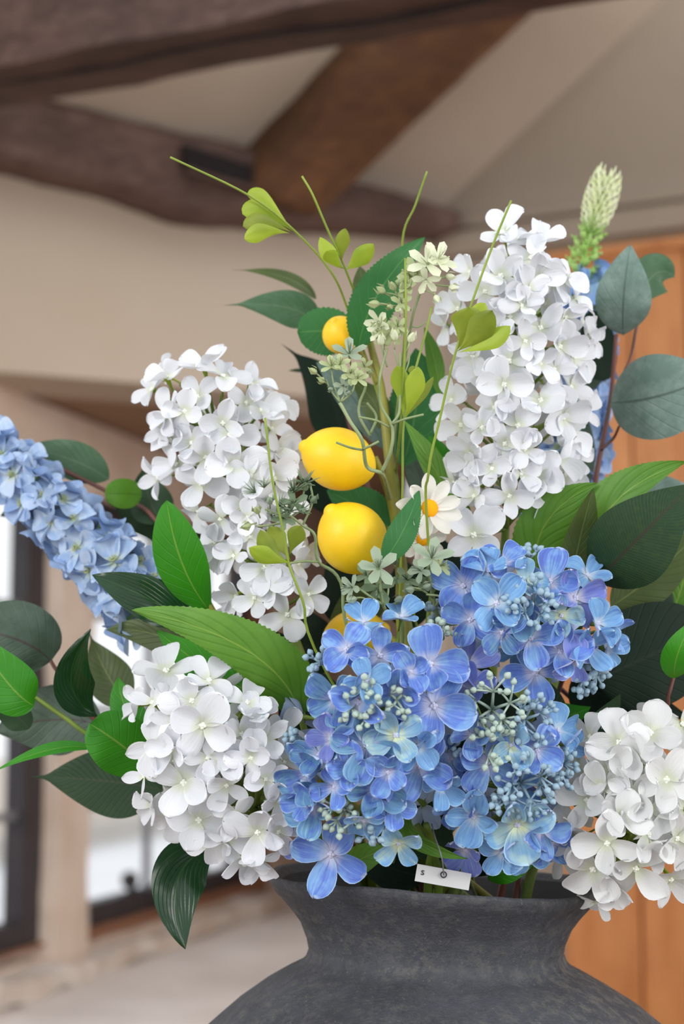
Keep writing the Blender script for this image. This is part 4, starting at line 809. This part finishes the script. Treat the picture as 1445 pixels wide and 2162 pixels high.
# --- lemon branch
mo = mouth(0, .01); LB = leafy('lemon_branch', 'lemon branch with four yellow lemons and serrated green leaves up the middle of the bouquet', 'fruit branch', mo)
stem(LB, [VTX, mo, (860, 1400, 1.10), (848, 1200, 1.11), (832, 1060, 1.12), (820, 950, 1.13), (805, 820, 1.14), (775, 700, 1.15)], .0054, .0024, M['stem_olive'], 'stem', 10)
stem(LB, [(838, 1120, 1.115), (820, 1040, 1.11), (800, 985, 1.10), (792, 965, 1.10)], .0028, .002, M['stem_olive'], 'twig')
stem(LB, [(845, 1190, 1.11), (830, 1150, 1.10), (822, 1115, 1.09)], .002, .0018, M['stem_olive'], 'twig')
stem(LB, [(800, 810, 1.14), (778, 770, 1.14), (755, 735, 1.14)], .002, .0015, M['stem_olive'], 'twig')
stem(LB, [(858, 1390, 1.10), (830, 1350, 1.11), (800, 1330, 1.12)], .002, .0018, M['stem_olive'], 'twig')
def lemon(parent, cx, cy, d, L_, W_, ang, nub=.2, tip_in=0.0):
    c = P(cx, cy, d); a = math.radians(ang); ax = (RT*math.cos(a)+UP*math.sin(a)-FW*tip_in).normalized(); u = d/FPX; m_ = MB()
    def pf(t):
        body = max(0, 1-((t-.48)/.48)**2)**.60 if t < .96 else 0
        neck = (.26+nub*.3)*max(0, 1-((t-.85)/.15)**2)**.5 if t > .80 else 0
        return max(body, neck, 0)
    m_.blob(c, W_/2*u, M['lemon'], ax*L_*u, 40, 44, pf); return part('lemon', m_, parent, c, True)
lemon(LB, 712, 968, 1.085, 172, 132, 160, .12, .1); lemon(LB, 743, 1134, 1.075, 174, 146, 128, .10, .25)
lemon(LB, 720, 706, 1.13, 90, 80, 120, .1, .8); lemon(LB, 752, 1345, 1.12, 150, 116, 15)
leaf(LB, (742,712,1.15), (690,700,1.15), (628,702,1.15), 100, M['leaf_deep'], 'round', .1, .15, serr=.05)
leaf(LB, (757,738,1.12), (800,618,1.10), (898,500,1.09), 96, M['leaf_deep'], 'ovate', .15, .1, serr=.07, roll=-10)
leaf(LB, (778,668,1.15), (768,610,1.15), (760,562,1.15), 50, M['leaf_olive'], 'ovate', .1, .1)
leaf(LB, (850,985,1.16), (880,850,1.16), (878,735,1.16), 116, M['leaf_deep'], 'ovate', .1, .1, serr=.04)
leaf(LB, (928,835,1.15), (918,760,1.15), (896,690,1.15), 36, M['leaf_light'], 'ovate', .2, .1)
leaf(LB, (958,1075,1.10), (915,985,1.10), (852,885,1.10), 54, M['leaf_light'], 'lance', .35, .1, serr=.04, roll=20)
leaf(LB, (952,1010,1.12), (930,960,1.12), (905,920,1.12), 44, M['leaf_bright'], 'ovate', .2, .1)
leaf(LB, (830,1120,1.13), (765,1075,1.13), (690,1035,1.13), 96, M['leaf_deep'], 'ovate', .1, .1, serr=.05)
leaf(LB, (808,1188,1.04), (852,1120,1.04), (886,1034,1.05), 60, M['leaf_deep'], 'ovate', .15, .1, serr=.05)
leaf(LB, (800,905,1.15), (790,850,1.16), (740,800,1.16), 60, M['leaf_olive'], 'ovate', .1, .1)
leaf(LB, (820,1260,1.14), (760,1280,1.14), (690,1340,1.14), 90, M['leaf_olive'], 'ovate', .1, .1)
leaf(LB, (990,1120,1.09), (975,1070,1.08), (938,1040,1.08), 30, M['leaf_light'], 'lance', .2, .1)
# --- daisies
def daisy(parent, x, y, d, R, nx, ny, seed, npet=9):
    rng = random.Random(seed); u = d/FPX; c = P(x, y, d); nw = cdir(nx, ny, math.sqrt(1-nx*nx-ny*ny)); F = frame(c, nw, .3)
    m_ = MB(); m_.blob((0, 0, .05), .30, M['daisy_eye'], (0, 0, .34), 18, 8); base = wloc(parent)
    Fm = F.copy(); Fm.translation = c-base; o = link('daisy_head', m_.mesh('daisy_head'), parent, mat=Fm @ Matrix.Scale(R*u, 4))
    for i in range(npet):
        a = i*2*math.pi/npet+rng.uniform(-.1, .1); mm = Matrix.Rotation(a, 4, 'Z') @ Matrix.Rotation(-.12-rng.uniform(0, .3), 4, 'Y') @ Matrix.Translation((.12, 0, 0)) @ Matrix.Scale(rng.uniform(.85, 1), 4); link('petal', rng.choice(DP), o, mat=mm)
    return c
DP = [petal_mesh('petal', M['daisy'], .27, .8, cl, 60+i, .2) for i, cl in enumerate((.1, -.1, .25))]
mo = mouth(20, .03); DS = thing('daisy_sprig', 'sprig of two white daisies with orange centres right of the lemons', 'flower', mo)
c1 = daisy(DS, 906, 1074, 1.055, 66, .25, .1, 3); c2 = daisy(DS, 893, 1138, 1.075, 50, .0, -.35, 4)
stem(DS, [VTX, mo, (900, 1350, 1.10), (925, 1180, 1.10), c1+FW*.01, c1+FW*.003], .0016, .0014, M['stem_green']); stem(DS, [(915, 1250, 1.10), (905, 1190, 1.10), c2+FW*.003], .0014, .0012, M['stem_green'], 'twig')
# --- tendrils with lime bracts
def tendril(label, path, bracts, tip_r=.0007, seed=1, mo=None):
    mo = mo or mouth(seed, .03); t = thing('bract_tendril', label, 'foliage', mo, 'wiry tendrils with lime bracts')
    pts = [VTX, mo]+[P(*q) for q in path]; stem(t, pts, .0009, tip_r, M['wire'])
    for (b, m2, tp, w_, k, rl) in bracts: leaf(t, b, m2, tp, w_*1.2, M[k], 'obov', .15, .35, roll=rl, nv=16, name='bract')
    return t
tendril('wiry tendril at the top left, its lime bract fan highest above the left lemon leaves', [(842,1150,1.14),(826,950,1.15),(785,790,1.15),(738,662,1.13),(700,575,1.11),(622,487,1.09),(525,412,1.07),(360,332,1.04)],
 [((618,488,1.09),(560,425,1.085),(524,415,1.08),34,'lime',10),((618,488,1.09),(555,448,1.08),(512,452,1.07),40,'lime',0),((616,490,1.09),(560,470,1.08),(513,478,1.07),34,'lime_dark',0),((612,492,1.09),(560,490,1.08),(516,505,1.07),34,'lime',-15)], seed=21)
tendril('wiry tendril with a three-lobed lime bract above the topmost lemon', [(846,1150,1.14),(828,950,1.15),(798,790,1.15),(765,660,1.13),(742,600,1.10),(722,550,1.09),(690,480,1.08),(660,410,1.07),(638,372,1.07)],
 [((728,568,1.09),(702,545,1.08),(676,500,1.08),30,'lime',10),((726,568,1.09),(705,548,1.07),(690,530,1.06),28,'lime',-10),((722,556,1.09),(722,520,1.085),(730,482,1.08),26,'lime_dark',0),((730,570,1.09),(755,550,1.08),(790,515,1.07),34,'lime',0)], seed=22)
tendril('bare wiry tendril tip rising behind the pointed green leaf at top centre', [(846,1150,1.14),(832,950,1.15),(855,700,1.14),(850,510,1.12),(877,434,1.11),(902,362,1.10)], [], seed=23)
tendril('wiry tendril crossing the tall white hydrangea with a lime bract fan', [(905,1150,1.04),(905,1000,1.02),(930,880,1.01),(962,745,1.0),(1000,630,.995),(1040,520,.99),(1080,423,.985)],
 [((964,742,1.0),(985,690,.995),(990,648,.99),60,'lime_dark',10),((966,742,1.0),(1005,705,.99),(1040,655,.98),50,'lime_dark',0),((968,744,1.0),(1030,722,.99),(1078,688,.985),36,'lime',-20),((975,720,1.0),(1005,670,1.0),(1025,640,1.0),30,'lime',0)], seed=24)
tendril('wiry tendril with upright narrow lime bracts right of the lemon stem', [(845,1250,1.07),(850,1050,1.06),(853,890,1.05),(875,790,1.05),(900,700,1.05),(912,648,1.05)],
 [((853,888,1.05),(848,820,1.045),(838,772,1.04),34,'lime',10),((855,888,1.05),(872,830,1.04),(884,774,1.035),36,'lime',-8),((858,880,1.05),(890,840,1.05),(916,795,1.05),18,'lime_dark',30),((872,800,1.05),(872,785,1.05),(870,772,1.05),18,'lime_dark',0)], seed=25)
tendril('wiry tendril with olive-lime bracts in front of the upper left white hydrangea', [(690,1420,1.02),(640,1270,1.0),(610,1190,.995),(600,1130,.99),(575,1010,.985),(560,882,.98)],
 [((614,1186,.995),(575,1165,.99),(550,1118,.985),36,'lime_dark',15),((614,1184,.995),(590,1145,1.0),(568,1112,1.0),36,'lime_dark',-10),((614,1188,.995),(570,1178,.985),(526,1156,.98),34,'lime',-15),((612,1172,.995),(622,1140,.99),(636,1110,.985),34,'lime_dark',0)], seed=26)
tendril('bare wiry tendril tip crossing the green leaf between the two lemons and the daisy', [(846,1150,1.14),(836,1020,1.14),(846,900,1.06),(857,700,1.035),(856,545,1.03)], [], seed=27)
# --- filler sprigs: blossoms, buds and curling stalks
def blossom_mesh(key, stam, seed, n=5):
    rng = random.Random(seed); m_ = MB()
    for i in range(n):
        a = i*2*math.pi/n+rng.uniform(-.2, .2); d = Vector((math.cos(a), math.sin(a), 0)); s = Vector((-d.y, d.x, 0)); el = rng.uniform(.0, .5); vs = []; 
        for j in range(6):
            v = j/5; w_ = .30*(v**.7)*max(0, 1-v**4)**.5+.05*(1-v)
            for q in (-1, -.5, 0, .5, 1): vs.append(d*v*math.cos(el)+s*w_*q+Vector((0, 0, v*math.sin(el)+.25*(w_*q)**2*3-.08*v*v)))
        m_.add(vs, [(j*5+i2, (j+1)*5+i2, (j+1)*5+i2+1, j*5+i2+1) for j in range(5) for i2 in range(4)], M[key])
    for i in range(stam):
        a = rng.uniform(0, 6.28); r_ = rng.uniform(.1, .42); e = Vector((r_*math.cos(a), r_*math.sin(a), rng.uniform(.55, .85))); m_.tube([(0, 0, 0), e*.6, e], [.022, .022, .035], M[key], 4)
    m_.tube([(0, 0, 0.03), (0, 0, -.25), (0, 0, -.7)], [.09, .06, .04], M['sage_stem'] if 'sage' in key else M['cream_green'], 6)
    return m_.mesh('blossom')
def bud_mesh(key, seed):
    m_ = MB(); m_.blob((0, 0, .28), .26, M[key], (0, 0, .75), 10, 7, lambda t: math.sin(math.pi*t)**.75*(1.15-.5*t))
    for g in (0, 2.1, 4.2):
        d = Vector((math.cos(g), math.sin(g), 0)); s = Vector((-d.y, d.x, 0)); m_.add([d*.12, d*.34+s*.16+Vector((0, 0, .30)), d*.22+Vector((0, 0, .78)), d*.34-s*.16+Vector((0, 0, .30))], [(0, 1, 2, 3)], M[key])
    m_.tube([(0, 0, 0), (0, 0, -.6)], [.07, .05], M['sage_stem'] if 'sage' in key else M['cream_green'], 5); return m_.mesh('bud')
def tuft_mesh(key, seed):
    rng = random.Random(seed); m_ = MB()
    for i in range(16):
        a = rng.uniform(0, 6.28); r_ = rng.uniform(.2, .8); e = Vector((r_*math.cos(a), r_*math.sin(a), rng.uniform(.4, 1.0))); m_.tube([(0, 0, 0), e*.55+Vector((0, 0, .05)), e], [.035, .045, .01], M[key], 4)
    return m_.mesh('needle_tuft')
BM = {k: [blossom_mesh(k, 9, 5+i) for i in range(2)] for k in ('cream', 'cream_green', 'sage', 'sage_dark')}; UM = {k: [bud_mesh(k, 1)] for k in ('cream', 'cream_green', 'sage', 'sage_dark')}; TM = {k: [tuft_mesh(k, 3+i) for i in range(2)] for k in ('sage', 'sage_dark')}
def sprig(label, stems, items, seed):
    """stems: pixel polylines; items: (kind, key, x, y, depth, size px, nx, ny)"""
    t = thing('filler_sprig', label, 'foliage', mouth(seed, .035), 'pale waxy filler sprigs')
    for i, (pts, r0, r1) in enumerate(stems):
        r0 *= .72; r1 *= .8; stem(t, ([VTX, mouth(seed, .035)] if i == 0 else [])+list(pts), r0, r1, M['sage_stem'], 'stem' if i == 0 else 'twig', 6)
    rng = random.Random(seed); base = wloc(t)
    for (kd, key, x, y, d, R, nx, ny) in items:
        src = {'b': BM, 'u': UM, 't': TM}[kd][key]; nw = cdir(nx, ny, math.sqrt(max(.03, 1-nx*nx-ny*ny))); F = frame(P(x, y, d)-base, nw, rng.uniform(0, 3))
        link({'b': 'blossom', 'u': 'bud', 't': 'needle_tuft'}[kd], rng.choice(src), t, mat=F @ Matrix.Scale(R*1.15*d/FPX, 4))
    return t
sprig('cream blossomed filler sprig at top centre left of the tall white hydrangea', [
 ([(846,1200,1.14),(832,1000,1.14),(838,880,1.12),(866,700,1.07),(880,640,1.06),(905,570,1.05)], .0016, .0010),
 ([(870,690,1.07),(885,690,1.07),(900,680,1.07)], .0008, .0006), ([(868,655,1.07),(840,625,1.06),(815,618,1.06)], .0008, .0006), ([(868,655,1.07),(830,645,1.06),(800,640,1.06)], .0008, .0006),
 ([(890,600,1.06),(920,590,1.05),(945,585,1.05)], .0007, .0006), ([(895,600,1.06),(920,602,1.05),(950,604,1.05)], .0007, .0006), ([(888,615,1.06),(905,615,1.05),(922,625,1.05)], .0007, .0006)],
 [('b','cream',903,558,1.05,44,0,.5),('b','cream',925,548,1.05,40,.4,.4),('b','cream_green',880,575,1.06,34,-.4,.1),('b','cream',900,590,1.05,30,0,-.5),('u','cream',943,584,1.05,26,.9,0),('u','cream',950,606,1.05,26,.9,-.2),('u','cream',920,625,1.05,26,.3,-.8),('b','cream_green',870,585,1.06,30,-.5,.3),('b','cream_green',860,600,1.06,24,-.3,.2),
  ('u','cream_green',812,617,1.06,28,-.8,.5),('u','cream_green',834,612,1.06,28,-.4,.8),('u','cream_green',848,612,1.06,24,.1,.9),('u','cream_green',800,642,1.06,30,-.95,.1),('u','cream_green',826,648,1.06,22,-.5,0),('b','cream',800,678,1.06,30,-.5,-.3),('b','cream_green',808,690,1.06,26,-.2,-.3),('b','cream_green',825,705,1.06,28,.2,-.2),('u','cream',845,660,1.06,20,0,.5),('b','cream_green',848,640,1.06,24,.1,.2)], 31)
sprig('curling filler sprig with buds in front of the topmost lemon and beside the second one', [
 ([(850,1240,1.14),(836,1110,1.14),(818,1030,1.09),(806,1000,1.045),(775,985,1.04),(765,930,1.03),(740,890,1.03),(718,850,1.03)], .0018, .0014),
 ([(806,998,1.045),(826,950,1.04),(828,900,1.04),(805,855,1.04),(802,800,1.04),(818,735,1.05)], .0016, .0010), ([(828,895,1.04),(843,870,1.04),(845,810,1.05),(845,745,1.05)], .0013, .0009),
 ([(766,950,1.03),(740,945,1.02),(710,934,1.02)], .0011, .0010), ([(768,948,1.03),(785,940,1.02),(800,932,1.02)], .0011, .0010), ([(822,902,1.04),(795,888,1.03),(757,880,1.03)], .0011, .0009), ([(830,895,1.04),(855,885,1.03),(895,875,1.03)], .0011, .0009),
 ([(782,920,1.05),(760,880,1.05),(760,850,1.05),(772,810,1.05),(745,770,1.05)], .0013, .0010), ([(783,915,1.05),(795,880,1.05),(775,850,1.05)], .0013, .0010),
 ([(718,848,1.03),(700,825,1.03),(688,800,1.03)], .0009, .0006), ([(718,848,1.03),(705,810,1.03),(700,780,1.03)], .0009, .0006), ([(720,848,1.03),(735,815,1.03),(730,785,1.03)], .0009, .0006), ([(722,848,1.03),(745,825,1.03),(750,800,1.03)], .0009, .0006),
 ([(818,775,1.05),(810,750,1.05),(805,728,1.05)], .0008, .0006), ([(845,790,1.05),(838,760,1.05),(833,740,1.05)], .0008, .0006), ([(850,800,1.05),(862,770,1.05),(866,745,1.05)], .0008, .0006)],
 [('b','sage',738,748,1.04,38,-.1,.7),('b','cream_green',700,774,1.03,26,-.1,.7),('b','cream_green',718,770,1.03,24,.2,.6),('u','cream_green',668,788,1.03,24,-.7,.6),('u','cream_green',684,806,1.03,22,-.7,.3),('b','cream_green',740,790,1.03,26,.2,.3),('b','sage',725,815,1.03,22,0,0),('b','cream_green',755,800,1.03,24,.4,.4),('u','sage',700,822,1.03,18,-.5,0),('u','sage',735,830,1.03,18,.3,.2),
  ('u','cream',806,728,1.05,30,-.2,.9),('u','cream',834,718,1.05,30,0,.95),('u','cream',866,722,1.05,30,.3,.9),('b','cream_green',812,724,1.06,22,0,.8),('b','cream',800,700,1.06,24,-.3,.3),('b','cream_green',840,690,1.06,24,.2,.4),('u','cream_green',782,790,1.05,22,0,.4),('b','cream_green',770,775,1.06,20,0,.3)], 32)
sprig('grey-green filler sprig with spoon-shaped blossoms under the lowest full lemon', [
 ([(850,1330,1.04),(824,1300,1.03),(808,1272,1.02),(800,1210,1.01),(795,1180,1.01)], .0022, .0010), ([(806,1275,1.02),(780,1258,1.01),(755,1240,1.01)], .0012, .0008), ([(812,1278,1.02),(820,1250,1.02),(818,1225,1.02)], .0010, .0008),
 ([(780,1268,1.01),(765,1262,1.01),(750,1262,1.01)], .0008, .0006), ([(930,1330,1.05),(915,1260,1.04),(905,1200,1.03),(912,1190,1.03)], .0018, .0012), ([(915,1262,1.04),(890,1245,1.03),(870,1240,1.03)], .001, .0008), ([(920,1280,1.04),(930,1260,1.03),(900,1255,1.03)], .001, .0008)],
 [('b','sage',800,1200,1.01,44,0,.4),('b','sage',745,1240,1.01,30,-.7,.1),('u','sage',752,1264,1.01,26,-.9,-.1),('b','sage_dark',800,1240,1.02,36,0,-.2),('u','sage_dark',830,1230,1.03,28,.2,.6),('b','sage',912,1180,1.02,46,.1,.6),('b','sage',890,1205,1.03,28,-.5,.2),('u','sage',872,1245,1.03,30,-.7,.1),('u','sage',848,1262,1.03,26,-.8,-.3),('u','sage',896,1240,1.03,28,.6,.3),('b','cream_green',930,1195,1.03,26,.6,.3),('b','sage_dark',905,1225,1.04,28,0,0),('b','sage_dark',860,1225,1.05,30,0,.3),('u','sage_dark',835,1190,1.05,26,0,.6),('b','sage_dark',775,1215,1.03,26,-.2,.3),('u','sage_dark',880,1270,1.05,26,0,.3)], 33)
sprig('feathery grey-green filler sprig over the upper left white hydrangea, left of the lemons', [
 ([(760,1400,1.04),(720,1230,1.03),(672,1185,1.02),(665,1130,1.01),(640,1110,1.01),(615,1090,1.01)], .0018, .0010), ([(672,1186,1.02),(640,1185,1.01),(608,1190,1.0)], .0011, .0009), ([(640,1108,1.01),(660,1060,1.01),(655,1020,1.01)], .0010, .0008), ([(615,1090,1.01),(585,1085,1.01),(560,1075,1.01)], .0010, .0008), ([(620,1100,1.01),(560,1110,1.0),(540,1110,1.0)], .0010, .0008)],
 [('t','sage',540,1040,1.0,28,-.6,.5),('t','sage',558,1030,1.0,24,0,.8),('u','sage',570,1062,1.0,28,0,.6),('u','cream_green',545,1082,1.0,28,-.2,.6),('u','cream_green',528,1108,1.0,28,-.7,-.2),('t','sage',590,1070,1.0,30,.3,.5),('t','sage_dark',620,1040,1.0,38,.1,.7),('t','sage_dark',640,1025,1.0,36,.3,.6),('t','sage_dark',612,1080,1.0,34,-.2,.4),('u','sage_dark',643,1035,1.0,28,.2,.8),('u','sage_dark',660,1060,1.0,28,.3,.6),('t','sage_dark',635,1080,1.0,30,.2,.3),('b','sage_dark',622,1062,1.0,30,0,.2),('b','sage_dark',600,1095,1.0,26,0,0),('t','sage',575,1090,1.0,24,-.1,.2)], 34)
# --- price tag
a, b, c_, d_ = P(882, 1824, 1.022), P(996, 1845, 1.022), P(990, 1880, 1.018), P(876, 1860, 1.018)
TG = thing('price_tag', 'small white card tag on a thin wire hanging inside the vase rim', 'tag', a)
m_ = MB(); poly(m_, [a, d_, c_, b], M['card'], FW*.0006); part('card', m_, TG, a, False)
ex, ey = (b-a).normalized(), (a-d_).normalized(); m_ = MB(); hc = P(937, 1846, 1.020)-FW*.0009
ring = [hc+(ex*math.cos(i/12*6.283)+ey*math.sin(i/12*6.283))*.0017 for i in range(13)]; m_.tube(ring, .0004, M['ink'], 5, False); part('eyelet', m_, TG, hc, True)
m_ = MB(); m_.tube(spline([hc, P(933, 1810, .999), P(920, 1770, 1.01), P(912, 1740, 1.03)], 5), .0004, M['lead'], 5); part('wire', m_, TG, hc, True)
cu = bpy.data.curves.new('lettering', 'FONT'); cu.body = 's'; cu.size = .0062; cu.extrude = .0001; ob = bpy.data.objects.new('tmp', cu); COL.objects.link(ob); dg = bpy.context.evaluated_depsgraph_get()
tm = bpy.data.meshes.new_from_object(ob.evaluated_get(dg)); bpy.data.objects.remove(ob); tm.materials.clear(); tm.materials.append(M['ink'])
nn = ex.cross(ey).normalized(); nn = nn if nn.dot(FW) < 0 else -nn
mm = Matrix((ex, ey, nn)).transposed().to_4x4(); mm.translation = P(888, 1846, 1.020)-FW*.0007-a; link('lettering', tm, TG, mat=mm)
